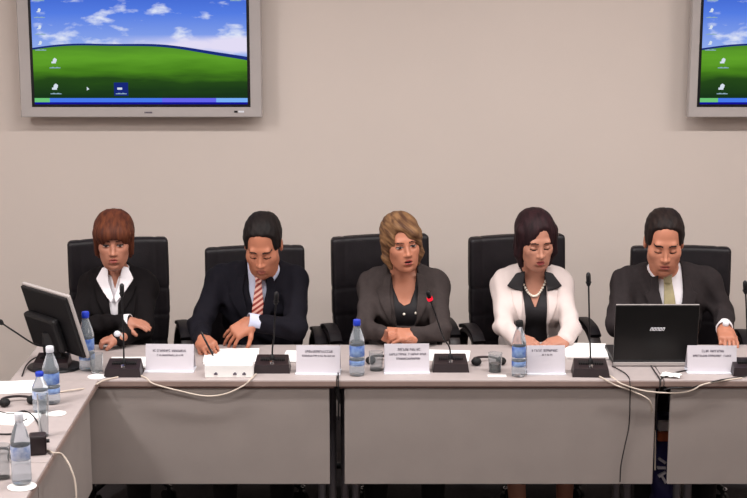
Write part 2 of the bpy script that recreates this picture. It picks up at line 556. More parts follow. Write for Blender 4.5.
table('conference_table', 'grey conference table in the middle, before the two women at the centre', -.1395, 1.117, 0, TD, ir=.105)
table('conference_table', 'grey conference table cut off by the right edge of the photo', 1.121, 2.378, 0, TD, il=.14)
table('conference_table', 'grey side table at left, its end against the front row, monitor corner beside it', -1.61, -1.062, -.955, -.005, 'x')
table('conference_table', 'grey side table nearest the camera at the bottom left corner', -1.61, -1.062, -2.21, -.959, 'x')

# ================================================================== CHAIRS
def chair_proto():
    t = thing('office_chair', 'x', 'chair', (0, 0, 0), 0, 'black leather office chairs behind the table')
    # backrest: gently curved padded slab with seams
    ax = (axis((-.26, .26, .006)), axis((-.06, .14, .005)), axis((.44, 1.12, .006)))
    S = Solid(); S.box((0, 0, .78), (.215, .030, .31), .028, 0)
    X = ax[0][:, None, None]; Y = ax[1][None, :, None]; Z = ax[2][None, None, :]
    bend = .55 * X ** 2                                     # sides come forward
    # evaluate with bent coordinates
    w = .218 - .03 * np.clip((.75 - Z) / .3, 0, 1) + .0 * Z
    q0 = np.abs(X) - w - .004 + .018; q1 = np.abs(Y - .03 + bend - .06 * (Z - .6)) - .030 + .018; q2 = np.abs(Z - .775) - .31 + .018
    D = np.sqrt(np.maximum(q0, 0) ** 2 + np.maximum(q1, 0) ** 2 + np.maximum(q2, 0) ** 2) + np.minimum(np.maximum(np.maximum(q0, q1), q2), 0) - .018
    for zz in (.62, .74, .86):
        D = D + .0025 * np.exp(-((Z - zz) / .008) ** 2)
    D = D + .002 * np.exp(-((np.abs(X) - .165) / .007) ** 2)
    D = D - .010 * np.exp(-((Z - .96) / .09) ** 2) * np.exp(-(X / .15) ** 2)
    field_obj('backrest', D.astype(np.float32), ax, M_leather, t)
    # seat
    ax = (axis((-.27, .27, .008)), axis((-.5, .1, .008)), axis((.34, .50, .006)))
    S = Solid(); S.box((0, -.20, .425), (.24, .24, .045), .04, 0); S.ell((0, -.2, .455), (.2, .2, .03), .02)
    field_obj('seat', S.ev(ax), ax, M_leather, t)
    for s in (-1, 1):
        p = spline([(s * .17, .02, .40), (s * .245, .01, .52), (s * .262, -.03, .655), (s * .262, -.13, .712), (s * .262, -.25, .700), (s * .26, -.315, .64), (s * .25, -.27, .53), (s * .17, -.18, .40)], 8)
        a = obj('armrest', sweep(bmesh.new(), p, 0, prof=(.026, .011)), M_armpad, t, smooth=True)
        p = spline([(s * .262, -.06, .712), (s * .262, -.15, .732), (s * .262, -.25, .722), (s * .262, -.30, .695)], 6)
        obj('arm_pad', sweep(bmesh.new(), p, 0, prof=(.028, .010)), M_leather, a, smooth=True)
    obj('back_bracket', sweep(bmesh.new(), spline([(0, -.15, .37), (0, .06, .38), (0, .10, .48), (0, .085, .70)]), 0, prof=(.035, .008)), M_black, t, smooth=True)
    g = lathe(bmesh.new(), [(0, .10), (.03, .10), (.03, .22), (.016, .22), (.016, .38), (0, .38)], (0, -.19, 0))
    obj('gas_column', g, M_black, t, smooth=True)
    for k in range(5):
        a = 2 * math.pi * k / 5 + .3
        c, s = math.cos(a), math.sin(a)
        g = sweep(bmesh.new(), [(0, -.19, .115), (c * .15, -.19 + s * .15, .10), (c * .27, -.19 + s * .27, .075)], [.024, .02, .014])
        leg = obj('base_leg', g, M_black if k % 2 else M_black, t, smooth=True)
        g = bmesh.new()
        for q in (-.012, .012):
            Mx = Matrix.Translation((c * .27 - s * q, -.19 + s * .27 + c * q, .028)) @ Matrix.Rotation(a, 4, 'Z') @ Matrix.Rotation(R(90), 4, 'X')
            bmesh.ops.create_cone(g, cap_ends=True, segments=18, radius1=.028, radius2=.028, depth=.016, matrix=Mx)
        box(g, (c * .27 - .008, -.19 + s * .27 - .008, .05), (c * .27 + .008, -.19 + s * .27 + .008, .075))
        obj('castor', g, M_black, leg)
        g = bmesh.new(); bmesh.ops.create_icosphere(g, subdivisions=2, radius=.011, matrix=Matrix.Translation((c * .285, -.19 + s * .285, .078)))
        obj('chrome_cap', g, M_chrome, leg, smooth=True)
    return t

def copy_tree(o, parent=None):
    c = o.copy(); col.objects.link(c); c.parent = parent
    for ch in list(o.children): copy_tree(ch, c)
    return c

CH0 = chair_proto()
spots = [(-1.135, 1.03, 0, 13, 'black leather office chair behind the woman in the black suit'),
         (-.527, 1.03, -.035, 8, 'black leather office chair behind the man with the striped tie'),
         (.035, 1.05, .012, 12, 'black leather office chair behind the blonde woman'),
         (.648, 1.05, .012, 12, 'black leather office chair behind the woman in the white jacket'),
         (1.372, 1.03, -.035, -3, 'black leather office chair behind the man at the laptop')]
for i, (x, y, dz, a, lb) in enumerate(spots):
    c = CH0 if i == 0 else copy_tree(CH0)
    c.location = (x, y, 0); c.rotation_euler.z = R(a); c['label'] = lb
    c.scale = (1, 1, 1 + dz / 1.08)

# ================================================================== PEOPLE
def rotm(pitch=0, yaw=0, roll=0):
    m = Matrix.Rotation(R(yaw), 3, 'Z') @ Matrix.Rotation(R(pitch), 3, 'X') @ Matrix.Rotation(R(roll), 3, 'Y')
    return np.array([[m[i][j] for j in range(3)] for i in range(3)])

def head_ops(S, fr, male, neck, nr, mouth_open=0, jaw=1.0):
    u = lambda *a, **k: None
    S.ell((0, .014, .036), (.074, .097, .086), .01, fr=fr)
    fw = 1 if male else .87
    S.ell((0, -.026, -.03), (.062 * fw, .066, .084), .03, fr=fr)
    S.ell((0, -.042, -.083), (.044 * jaw, .045, .034), .03, fr=fr)
    S.ell((0, -.074, -.103), (.017, .016, .014), .02, fr=fr)
    for s in (-1, 1):
        S.ell((s * .046 * fw, -.055, -.022), (.020, .024, .020), .025, fr=fr)
        S.cap((s * .050 * fw, -.02, -.06), (s * .03 * fw, -.06, -.095), .014, .012, .025, fr=fr)
    S.ell((0, -.034, -.045), (.055 * fw, .056, .060), .03, fr=fr)
    S.cap((-.034, -.080, .024), (.034, -.080, .024), .0095, .0095, .018, fr=fr)
    for s in (-1, 1):
        S.ell((s * .030, -.098, .002), (.016, .016, .0125), .014, 's', fr=fr)
        S.ell((s * .030, -.076, .000), (.0145, .0135, .0105), .004, fr=fr)
    S.cap((0, -.086, .014), (0, -.108, -.026), .0065, .0085, .012, fr=fr)
    S.ell((0, -.111, -.029), (.0095, .0095, .008), .008, fr=fr)
    for s in (-1, 1):
        S.ell((s * .0115, -.100, -.033), (.0075, .010, .007), .006, fr=fr)
    S.ell((0, -.068, -.060), (.034, .030, .030), .02, fr=fr)
    lw = 1 if male else .82
    S.ell((0, -.096, -.0555), (.022 * lw, .009, .0052), .006, fr=fr)
    S.ell((0, -.094, -.0680 - mouth_open), (.018 * lw, .010, .0060), .006, fr=fr)
    S.ell((0, -.106, -.0615 - mouth_open / 2), (.020, .013, .0022 + mouth_open), .003, 's', fr=fr)
    S.ell((0, -.093, -.083), (.018, .01, .006), .01, 's', fr=fr)
    for s in (-1, 1):
        S.ell((s * .077, .010, -.008), (.009, .018, .031), .006, fr=fr)
        S.ell((s * .086, .004, -.002), (.006, .010, .017), .004, 's', fr=fr)
    a = fr.w((0, .030, -.045)); b = np.array(neck)
    S.cap(a, b, nr, nr * 1.08, .025)

def hand_ops(S, wrist, d, n, thumb, curl=(20, 25, 15), spread=.06, sc=.95, thumb_dir=(.62, .7, .35), k=.0035, curls=None, thumb_curl=20, rad=.0078):
    """d: direction of the hand, n: the way the palm faces, thumb: +1/-1 side (along d x n)"""
    w = np.array(wrist, float); d = np.array(d, float); d /= np.linalg.norm(d)
    n = np.array(n, float); n -= d * (n @ d); n /= np.linalg.norm(n); s = np.cross(d, n) * thumb
    Rm = np.stack([s, d, n], 1)          # local x = thumb side, y = along, z = palm
    fr = Fr(w, Rm)
    S.box((0, .048 * sc, 0), (.038 * sc, .046 * sc, .0145 * sc), .0135 * sc, .008, fr=fr)
    S.ell((.024 * sc, .030 * sc, .006), (.018, .030, .015), .012, fr=fr)
    S.cap((0, -.02, 0), (0, .03 * sc, 0), .021, .020, .014, fr=fr)
    offs = (.029, .0098, -.0098, -.028); Ls = (.074, .082, .076, .060)
    for i in range(4):
        cu = curls[i] if curls else curl
        p = np.array((offs[i] * sc, (.088 - (.004 if i in (0, 3) else 0) - (.004 if i == 3 else 0)) * sc, 0.0))
        ang = 0; lat = spread * (1.5 - i)
        S.cap(p - np.array((offs[i] * .25, .03, 0)), p, .010 * sc, .0092 * sc, .006, fr=fr)
        r = rad
        for j, f in enumerate((.45, .31, .24)):
            ang += R(cu[j]); L = Ls[i] * f * sc
            q = p + L * np.array((math.sin(lat) * math.cos(ang), math.cos(lat) * math.cos(ang), math.sin(ang)))
            S.cap(p, q, r, r * .93, k if j == 0 else .0025, fr=fr); p = q; r *= .93
    p = np.array((.026 * sc, .020 * sc, .004)); td = np.array(thumb_dir, float); td /= np.linalg.norm(td)
    for j, (L, r) in enumerate(((.040, .0115), (.030, .0095), (.024, .0085))):
        if j:
            a = R(thumb_curl)
            td = td * math.cos(a) + np.array((-.5, .6, .6)) * math.sin(a); td /= np.linalg.norm(td)
        q = p + td * L * sc
        S.cap(p, q, r, r * .92, .006 if j == 0 else .003, fr=fr); p = q
    return fr

def tie_mat():
    m, n, l = nodes_mat('striped_tie')
    p = n['Principled BSDF']; p.inputs['Roughness'].default_value = .5
    tc = n.new('ShaderNodeTexCoord'); mp = n.new('ShaderNodeMapping'); mp.inputs['Rotation'].default_value = (0, R(35), 0)
    wv = n.new('ShaderNodeTexWave'); wv.bands_direction = 'Z'; wv.inputs['Scale'].default_value = 17; wv.inputs['Distortion'].default_value = 0
    cr = n.new('ShaderNodeValToRGB'); cr.color_ramp.interpolation = 'EASE'
    e = cr.color_ramp.elements; e[0].position = .38; e[0].color = srgb(142, 40, 34); e[1].position = .6; e[1].color = srgb(226, 176, 160)
    l.new(tc.outputs['Object'], mp.inputs[0]); l.new(mp.outputs[0], wv.inputs[0]); l.new(wv.outputs['Fac'], cr.inputs[0]); l.new(cr.outputs[0], p.inputs['Base Color'])
    return m
M_tie_stripe = tie_mat()
M_tie_olive = mat('olive_tie', (160, 148, 112), .5, var=.12, vscale=60)
M_eyew = mat('eye_white', (190, 176, 168), .3, var=.05)
M_lash = mat('lash_brow', (38, 22, 20), .8)

def person(label, X, o, grp=None):
    """o: dictionary of proportions, pose and clothes; X: centre of the chest"""
    male = o['male']
    t = thing('person', label, 'person', (X, .85, 0), 0, 'people seated behind the table')
    OR = (X, .85, 0)
    g = o.get('girth', 1.0); sh = o['sh']; shz = o['shz']; shy = o.get('shy', .80)
    N = (X + o.get('nx', 0), shy - .01, shz + .035)
    fr = Fr(o['head'], rotm(*o['rot']), o.get('hs', (.97, 1.04, 1.07) if male else (.97, 1.02, .98)))
    nr = .053 if male else .041
    wr = o.get('wr', .027 if male else .023)
    # torso shared by body and clothes
    def torso(S, f=0.0):
        S.ell((X, .86, .55), (.155 * g + f, .125 + f, .12 + f), .03)
        S.ell((X, .845, .66), (.128 * g + f, .105 + f, .15 + f), .06)
        S.ell((X, shy + .015, .83), (.142 * g + f, .108 + f, .17 + f), .06)
        S.cap((X - sh + .045, shy + .01, shz - .012), (X + sh - .045, shy + .01, shz - .012), .05 + f, .05 + f, .06)
        S.cap((N[0], N[1] + .01, N[2] + .0), (X - sh * .55, shy + .01, shz + .002), .04 + f, .036 + f, .05)
        S.cap((N[0], N[1] + .01, N[2] + .0), (X + sh * .55, shy + .01, shz + .002), .04 + f, .036 + f, .05)
        if not male:
            for s in (-1, 1): S.ell((X + s * .060, shy - .075, .835), (.052 + f, .045 + f, .05 + f), .04)
        else:
            S.ell((X, shy - .05, .86), (.12 + f, .06 + f, .08 + f), .06)
    hips = [(X - .085, .84, .50), (X + .085, .84, .50)]
    knees = o.get('knees') or [(X - .12, .43, .53), (X + .12, .43, .53)]
    ank = o.get('ank') or [(X - .12, .46, .10), (X + .12, .44, .10)]
    def legs(S, f=0.0):
        for h, k, a in zip(hips, knees, ank):
            S.cap(h, k, .078 + f, .056 + f, .04)
            S.cap(k, a, .052 + f, .034 + f * 1.3, .02)
    S = Solid(); torso(S); legs(S)
    for k, a in zip(knees, ank):
        S.cap((a[0], a[1] + .02, .06), (a[0], a[1] - .12, .045), .032, .026, .02)
    arms = []
    for s, key in ((-1, 'armL'), (1, 'armR')):
        A = o[key]; sj = (X + s * (sh - .03), shy + .01, shz - .015)
        E, Wp = A['elbow'], A['wrist']
        S.cap(sj, E, .040 if male else .035, .034 if male else .028, .03)
        S.cap(E, Wp, .033 if male else .027, wr * .9, .015)
        hand_ops(S, Wp, A['d'], A['n'], A['thumb'], **A.get('kw', {}))
        arms.append((sj, E, Wp, A))
    head_ops(S, fr, male, N, nr, o.get('mouth', 0), o.get('jaw', 1.0 if male else .88))
    xs = [OR[0] - .36, OR[0] + .36]
    allp = [a[2] for a in arms]
    fine = .0035
    hz = o['head'][2]
    ax = (axis((xs[0], xs[1], fine)), axis((.26, o['head'][1] - .02, fine), (o['head'][1] - .02, 1.02, .006)), axis((0.0, .70, .009), (.70, .90, fine), (.90, hz - .16, .006), (hz - .16, hz + .17, .0032)))
    skin = mat('skin_' + o['id'], o['skin'], .5, var=.10, vscale=9, bump=.05, bscale=80)
    lips = mat('lips_' + o['id'], o['lips'], .4)
    body, v, q = field_obj('body', S.ev(ax), ax, [skin, lips, M_lash, M_eyew], t, OR)
    # face colours by position in head space
    c = v[q].mean(1) + np.array(OR)
    L = ((c - fr.c) @ fr.R) / fr.s
    mi = np.zeros(len(q), np.int32)
    mo = o.get('mouth', 0)
    mi[((L[:, 0] / (.021 if male else .0175)) ** 2 + ((L[:, 2] + .0615 + mo / 2) / (.0100 + mo)) ** 2 < 1) & (L[:, 1] < -.085)] = 1
    if mo: mi[((L[:, 0] / .016) ** 2 + ((L[:, 2] + .0615 + mo / 2) / (.003 + mo * .7)) ** 2 < 1) & (L[:, 1] < -.07)] = 2
    for s in (-1, 1):
        bx = (s * L[:, 0] - .031) / .019; bz = L[:, 2] - (.0245 - .0035 * bx ** 2 - .0005 * bx)
        mi[(np.abs(bx) < 1) & (np.abs(bz) < (.0036 if male else .0024)) & (L[:, 1] < -.05)] = 2
        ex = (s * L[:, 0] - .030) / .0155
        line = -.0035 - .0035 * (1 - ex ** 2) if o.get('closed', True) else .0055 - .004 * ex ** 2
        mi[(np.abs(ex) < 1) & (np.abs(L[:, 2] - line) < .0024) & (L[:, 1] < -.06)] = 2
        if not o.get('closed', True):
            mi[(np.abs(ex) < .85) & (np.abs(L[:, 2] - .0005) < .0045 * (1 - ex ** 2)) & (L[:, 1] < -.07) & (mi == 0)] = 3
            mi[(np.abs(ex) < .40) & (np.abs(L[:, 2] - .0005) < .0045) & (L[:, 1] < -.07)] = 2
    body.data.polygons.foreach_set('material_index', mi)
    # ---------- hair
    hair_m = mat('hair_' + o['id'], o['hair'], .62, spec=.22, rgb2=o['hair2'], vscale=9, stretch=o.get('hstretch', (9, 3, 1)), bump=.1, bscale=30, srot=o.get('hrot', 0))
    r_ = .185
    ax = (axis((fr.c[0] - .15, fr.c[0] + .15, .0034)), axis((fr.c[1] - .19, fr.c[1] + .19, .0034)), axis((fr.c[2] - .24, fr.c[2] + .19, .0034)))
    HS = Solid(); o['hairfn'](HS, fr)
    D = HS.ev(ax)
    lx, ly, lz = loc(ax, fr)
    D = D + o['groove'](lx, ly, lz)
    field_obj('hair', D, ax, hair_m, t, OR, relax=1)
    # ---------- clothes
    cuffz = o.get('sleeve_end', .86)
    def coat(f=0.0, sleeves=True, body_=True):
        J = Solid()
        if body_: torso(J, .016 + f)
        if sleeves:
            for sj, E, Wp, A in arms:
                E = np.array(E); Wp2 = E + (np.array(Wp) - E) * A.get('send', cuffz)
                J.cap(sj, E, (.053 if male else .045) + f, (.047 if male else .040) + f, .03)
                J.cap(E, Wp2, (.046 if male else .040) + f, (.037 if male else .034) + f, .02)
        return J
    J = coat(o.get('jf', 0))
    ax = (axis((X - .36, X + .36, .0055)), axis((.34, 1.04, .0055)), axis((.50, N[2] + .09, .0055)))
    D = coat(o.get('jf', 0), sleeves=False).ev(ax); DA = coat(o.get('jf', 0), body_=False).ev(ax)
    # cloth folds near elbows and waist
    Xg = ax[0][:, None, None]; Yg = ax[1][None, :, None]; Zg = ax[2][None, None, :]
    ph = X * 37
    fold = .0035 * np.sin(Zg * 75 + Xg * 40 + ph + 1.5 * np.sin(Yg * 30 + ph)) * np.clip((.93 - Zg) / .1, 0, 1)
    fold = fold + .0025 * np.sin(Xg * 90 + Zg * 60 - Yg * 50 + ph * 2)
    fold = fold.astype(np.float32) * o.get('fold', 1); D = D + fold; DA = DA + fold
    V = o['vneck']                       # polygon, relative to X
    Vp = [(X + a, b) for a, b in V]
    pv = poly2(ax, Vp)
    front = (Yg - (shy + .015)).astype(np.float32)
    cut = np.maximum(pv, front)          # inside = V opening on the front half
    D = np.maximum(D, -cut)
    # neck opening
    NS = Solid(); NS.cap((N[0], N[1] + .01, N[2] - .06), fr.w((0, .03, -.05)), nr + .012, nr + .016, 0)
    D = np.maximum(D, -NS.ev(ax))
    hh = np.maximum(.035 - np.abs(D - DA), 0) / .035 * np.clip((np.abs(Xg - X) - .06) / .05, 0, 1)
    D = np.minimum(D, DA) - hh * hh * .035 * .25
    jm = o['jacket']
    field_obj('jacket', D, ax, jm, t, OR, relax=2)
    # lapels and collars: thin raised shells following the jacket
    for nm, pts, m_, off, th in o.get('flaps', []):
        for s in (-1, 1):
            P = [(X + s * a, b) for a, b in pts]
            ax2 = (axis((min(p[0] for p in P) - .02, max(p[0] for p in P) + .02, .0033)), axis((.55, shy + .06, .0033)), axis((min(p[1] for p in P) - .02, max(p[1] for p in P) + .02, .0033)))
            Dj = coat(o.get('jf', 0), sleeves=False).ev(ax2)
            sh_ = np.abs(Dj - off) - th
            D2 = np.maximum(np.maximum(sh_, poly2(ax2, P)), (ax2[1][None, :, None] - (shy + .03)).astype(np.float32))
            field_obj(nm, D2, ax2, m_, t, OR, relax=1)
    # shirt under the coat
    SS = Solid(); torso(SS, .006)
    for k_, sc_ in o.get('shirt_extra', []): pass
    ax = (axis((X - .17, X + .17, .0045)), axis((.6, 1.0, .006)), axis((.58, N[2] + .07, .0045)))
    D = SS.ev(ax)
    if 'shirt_v' in o:
        cut = np.maximum(poly2(ax, [(X + a, b) for a, b in o['shirt_v']]), (ax[1][None, :, None] - (shy + .03)).astype(np.float32))
        D = np.maximum(D, -cut)
    D = np.maximum(D, np.abs(ax[0][:, None, None] - X) - .155)
    NS2 = Solid(); NS2.cap((N[0], N[1] + .01, N[2] - .03), fr.w((0, .03, -.05)), nr + .003, nr + .005, 0)
    D = np.maximum(D, -NS2.ev(ax))
    field_obj('shirt', D.astype(np.float32), ax, o['shirt'], t, OR, relax=1)
    # shirt collar round the neck
    if o.get('collar'):
        a = np.array((N[0], N[1] + .012, N[2] - .035)); b = fr.w((0, .035, -.05))
        dirn = (b - a) / np.linalg.norm(b - a)
        top = a + dirn * o.get('collar_h', .085)
        CSx = Solid(); CSx.cap(a, a + dirn * .2, nr + .012, nr + .006, 0)
        ax = (axis((N[0] - .12, N[0] + .12, .003)), axis((N[1] - .14, N[1] + .11, .003)), axis((N[2] - .12, N[2] + .12, .003)))
        Dn = CSx.ev(ax)
        Xg = ax[0][:, None, None]; Yg = ax[1][None, :, None]; Zg = ax[2][None, None, :]
        upper = ((Xg - top[0]) * dirn[0] + (Yg - top[1]) * dirn[1] + (Zg - top[2]) * dirn[2]) + .45 * np.clip(a[1] - Yg, 0, .1)
        lower = (N[2] - .035) - Zg - .25 * np.clip(a[1] - Yg, 0, .2)
        D = np.maximum(np.maximum(np.abs(Dn) - .003, upper), lower)
        ntch = poly2(ax, [(X + o.get('nx', 0) + a_, b_) for a_, b_ in o['collar_notch']])
        D = np.maximum(D, -np.maximum(ntch, Yg - a[1]))
        field_obj('shirt_collar', D.astype(np.float32), ax, o['shirt'], t, OR, relax=1)
    # shells on the shirt (tie, buttons ...)
    for nm, pts, m_, off, th in o.get('front', []):
        P = [(X + a, b) for a, b in pts]
        ax2 = (axis((min(p[0] for p in P) - .02, max(p[0] for p in P) + .02, .003)), axis((.5, shy, .003)), axis((min(p[1] for p in P) - .02, max(p[1] for p in P) + .02, .003)))
        Dj = SS.ev(ax2)
        D2 = np.maximum(np.maximum(np.abs(Dj - off) - th, poly2(ax2, P)), (ax2[1][None, :, None] - shy).astype(np.float32))
        field_obj(nm, D2, ax2, m_, t, OR, relax=1)
    # cuffs
    for sj, E, Wp, A in arms:
        if A.get('cuff'):
            E = np.array(E); Wp = np.array(Wp); dd = (Wp - E); Ln = np.linalg.norm(dd); dd /= Ln
            a = Wp - dd * A.get('cuff_len', .05); b = Wp + dd * A.get('cuff_fwd', .008)
            u = np.cross(dd, (0, 0, 1.0)); u /= np.linalg.norm(u); w2 = np.cross(u, dd)
            bm = bmesh.new(); ro = wr + .0085
            rings = []
            for p, r in ((a, ro), (b, ro), (b, ro - .003), (a, ro - .003)):
                rings.append([bm.verts.new(Vector(p - np.array(OR) + u * r * math.cos(q_ * math.pi / 12) + w2 * r * math.sin(q_ * math.pi / 12))) for q_ in range(24)])
            for i_ in range(4):
                A1, B1 = rings[i_], rings[(i_ + 1) % 4]
                for q_ in range(24): bm.faces.new((A1[q_], A1[(q_ + 1) % 24], B1[(q_ + 1) % 24], B1[q_]))
            obj('cuff', bm, A['cuff'], t, smooth=True)
        if A.get('watch'):
            E = np.array(E); Wp = np.array(Wp); dd = (Wp - E); dd /= np.linalg.norm(dd)
            p = Wp - dd * .004; u = np.cross(dd, (0, 0, 1.0)); u /= np.linalg.norm(u); w2 = np.cross(u, dd)
            pts = [Vector(p - np.array(OR) + (u * math.cos(k * math.pi / 12) + w2 * math.sin(k * math.pi / 12)) * (wr + .003)) for k in range(25)]
            wt = obj('watch', sweep(bmesh.new(), pts, .0055, 8), A.get('watch_m', M_silver), t, smooth=True)
            fc = p - np.array(OR) + (w2 * .75 - np.array((0, .66, 0))) * (wr + .006)
            gm = bmesh.new(); bmesh.ops.create_uvsphere(gm, u_segments=16, v_segments=8, radius=.014, matrix=Matrix.Translation(Vector(fc)) @ Matrix.Diagonal((1, .6, 1, 1)))
            obj('watch_face', gm, M_whitecap, wt, smooth=True)
    # trousers and shoes
    T = Solid(); T.ell((X, .86, .54), (.165 * g, .135, .13), .03)
    for h, k, a in zip(hips, knees, ank):
        T.cap(h, k, .092, .070, .04)
        if not o.get('skirt'): T.cap(k, a, .066, .050, .02)
    ax = (axis((X - .27, X + .27, .009)), axis((.28, 1.04, .009)), axis((.06, .68, .009)))
    field_obj('skirt' if o.get('skirt') else 'trousers', T.ev(ax), ax, o['trousers'], t, OR)
    for a in ank:
        T = Solid(); T.cap((a[0], a[1] + .03, .05), (a[0], a[1] - .06, .05), .040, .036, .02); T.cap((a[0], a[1] - .06, .04), (a[0], a[1] - .15, .032), .036, .026, .02)
        T.box((a[0], a[1] - .06, -.03), (.2, .3, .035), .001, 0, 's')
        ax = (axis((a[0] - .06, a[0] + .06, .007)), axis((a[1] - .2, a[1] + .1, .007)), axis((-.02, .12, .007)))
        field_obj('shoe', T.ev(ax), ax, M_black, t, OR)
    if 'extra' in o: o['extra'](t, fr, X, OR, S)
    return t

def sg(f):     # strand grooves helper
    return f
def short_hair(S, fr):
    for s in (-1, 1): S.ell((s * .015, .014, .038), (.069, .102, .086), .01, fr=fr)
    for s in (-1, 1): S.cap((s * .070, -.010, .04), (s * .0725, -.012, -.012), .012, .006, .01, fr=fr)
    S.ell((0, .052, -.02), (.070, .065, .075), .02, fr=fr)
    S.box((0, -.140, .0), (.074, .088, .089), .032, .014, 's', fr=fr)          # face opening
    S.box((0, -.09, -.09), (.12, .10, .085), .01, .006, 's', fr=fr)
    for s in (-1, 1): S.ell((s * .085, .014, -.012), (.018, .020, .032), .008, 's', fr=fr)
    S.box((0, .05, -.15), (.12, .10, .05), .01, .01, 's', fr=fr)
gr_short = lambda x, y, z: (.0007 * np.sin(x * 330 + 4 * np.sin(y * 50)) + .0006 * np.sin(z * 170 + x * 160 + y * 90)).astype(np.float32)

def bob_fringe(S, fr):      # auburn hair gathered behind, heavy fringe to the brows
    for s in (-1, 1): S.ell((s * .014, .018, .034), (.076, .106, .091), .01, fr=fr)
    S.ell((0, -.050, .046), (.076, .056, .050), .02, fr=fr)
    for s in (-1, 1):
        S.cap((s * .070, -.028, .04), (s * .074, -.018, -.060), .020, .011, .015, fr=fr)
        S.cap((s * .074, -.004, -.03), (s * .068, .006, -.085), .012, .007, .012, fr=fr)
    S.ell((0, .06, -.05), (.072, .055, .07), .03, fr=fr)
    S.ell((.004, -.100, -.040), (.057, .064, .074), .006, 's', fr=fr)
    S.box((0, .02, -.165), (.14, .14, .05), .01, .01, 's', fr=fr)
def swept_bob(S, fr):       # blonde chin-length hair, side parting on the left, fringe sweeping right
    for s in (-1, 1): S.ell((s * .012, .018, .036), (.076, .106, .094), .01, fr=fr)
    for s in (-1, 1):
        S.cap((s * .070, .0, .03), (s * .074, -.005, -.060), .022, .018, .02, fr=fr)
        S.cap((s * .074, -.005, -.060), (s * .060, -.012, -.105), .018, .010, .02, fr=fr)
    S.ell((0, .06, -.045), (.080, .055, .085), .03, fr=fr)
    S.cap((-.030, -.055, .092), (.040, -.080, .056), .018, .017, .025, fr=fr)
    S.cap((.040, -.080, .056), (.068, -.045, -.010), .016, .013, .02, fr=fr)
    S.ell((-.006, -.118, -.030), (.062, .064, .080), .008, 's', fr=fr)
    S.ell((-.026, -.112, .040), (.040, .050, .046), .012, 's', fr=fr)
    S.box((0, .02, -.185), (.14, .14, .05), .01, .01, 's', fr=fr)
def long_bob(S, fr):        # dark straight hair to the jaw, parted, covering the ears
    for s in (-1, 1): S.ell((s * .012, .018, .038), (.076, .106, .094), .01, fr=fr)
    for s in (-1, 1):
        S.cap((s * .066, -.02, .05), (s * .076, -.014, -.055), .026, .018, .02, fr=fr)
        S.cap((s * .076, -.014, -.055), (s * .062, -.010, -.115), .018, .012, .02, fr=fr)
    S.ell((0, .06, -.055), (.082, .058, .090), .03, fr=fr)
    S.ell((.006, -.116, -.026), (.060, .066, .092), .006, 's', fr=fr)
    S.cap((.0, -.116, .0), (.024, -.110, .052), .050, .044, .018, 's', fr=fr)
    S.box((0, .02, -.20), (.14, .14, .05), .01, .01, 's', fr=fr)
gr_long = lambda x, y, z: (.0008 * np.sin(np.arctan2(x, -y + .02) * 40 + 2.2 * np.sin(z * 25)) + .0005 * np.sin(x * 200 + z * 40)).astype(np.float32)
gr_swept = lambda x, y, z: (.0009 * np.sin((z + x * .9) * 190 + 2 * np.sin(y * 40)) + .0006 * np.sin((z + x * 1.1) * 90)).astype(np.float32)

M_wsuit = mat('black_suit', (15, 10, 12), .85, var=.2, vscale=60, spec=.2)
M_navy = mat('navy_suit', (17, 15, 24), .85, var=.2, vscale=60, spec=.2)
M_greyj = mat('dark_grey_jacket', (62, 54, 53), .85, var=.12, vscale=70, spec=.2)
M_whitej = mat('white_jacket', (214, 199, 195), .85, var=.05, spec=.2, vscale=12, bump=.1, bscale=60)
M_char = mat('charcoal_suit', (46, 40, 41), .85, var=.15, vscale=60, spec=.2)
M_shirt = mat('white_shirt', (238, 232, 236), .75, var=.04, vscale=15)
M_shirtb = mat('pale_blue_shirt', (196, 200, 222), .75, var=.04, vscale=15)
M_btop = mat('black_top', (20, 15, 20), .7, var=.2)
M_trs = mat('dark_trousers', (22, 20, 24), .85, var=.2)
M_pearl = mat('pearl', (235, 225, 210), .25)

def lapel(tz, bz, w=.052):
    return [(.030, tz), (.058, tz - .008), (.075, tz - .055), (.100, tz - .070), (.085, tz - .095), (.012, bz)]

# --- woman in black, far left
Hd = at(114, 239, .72)
person('woman with auburn fringe and black suit over white collar, arms crossed, at far left', -1.105, dict(
    id='a', male=False, closed=False, sh=.150, shz=.935, head=tuple(Hd), rot=(9, 6, 0), girth=.88, nx=.0,
    skin=(176, 118, 96), lips=(160, 80, 72), hair=(98, 52, 32), hair2=(66, 32, 23), hairfn=bob_fringe, groove=gr_long,
    jacket=M_wsuit, shirt=M_shirt, trousers=M_trs,
    vneck=[(-.036, 1.06), (.036, 1.06), (.030, .90), (.020, .78), (-.004, .78), (-.026, .90)],
    shirt_v=[(-.030, 1.05), (.030, 1.05), (.0, .935)],
    flaps=[('shirt_collar', [(.030, 1.030), (.056, 1.022), (.080, .978), (.052, .935), (.010, .885), (.002, .905), (.022, .965)], M_shirt, .011, .004),
           ('lapel', [(.070, .985), (.092, .95), (.075, .90), (.018, .80), (.018, .88), (.044, .925)], M_wsuit, .004, .004)],
    armL=dict(elbow=(-1.255, .60, .805), wrist=(-1.025, .535, .838), d=(.9, -.35, -.05), n=(.1, .3, -1), thumb=-1, cuff=M_shirt, cuff_len=.025, cuff_fwd=.012, send=.97, kw=dict(sc=.64, curl=(12, 15, 10), rad=.0078, spread=.02)),
    armR=dict(elbow=(-.965, .58, .795), wrist=(-1.058, .465, .785), d=(-1, -.15, -.12), n=(.0, .2, -1), thumb=1, watch=True, send=.94, kw=dict(sc=.54, curl=(15, 45, 25))),
))
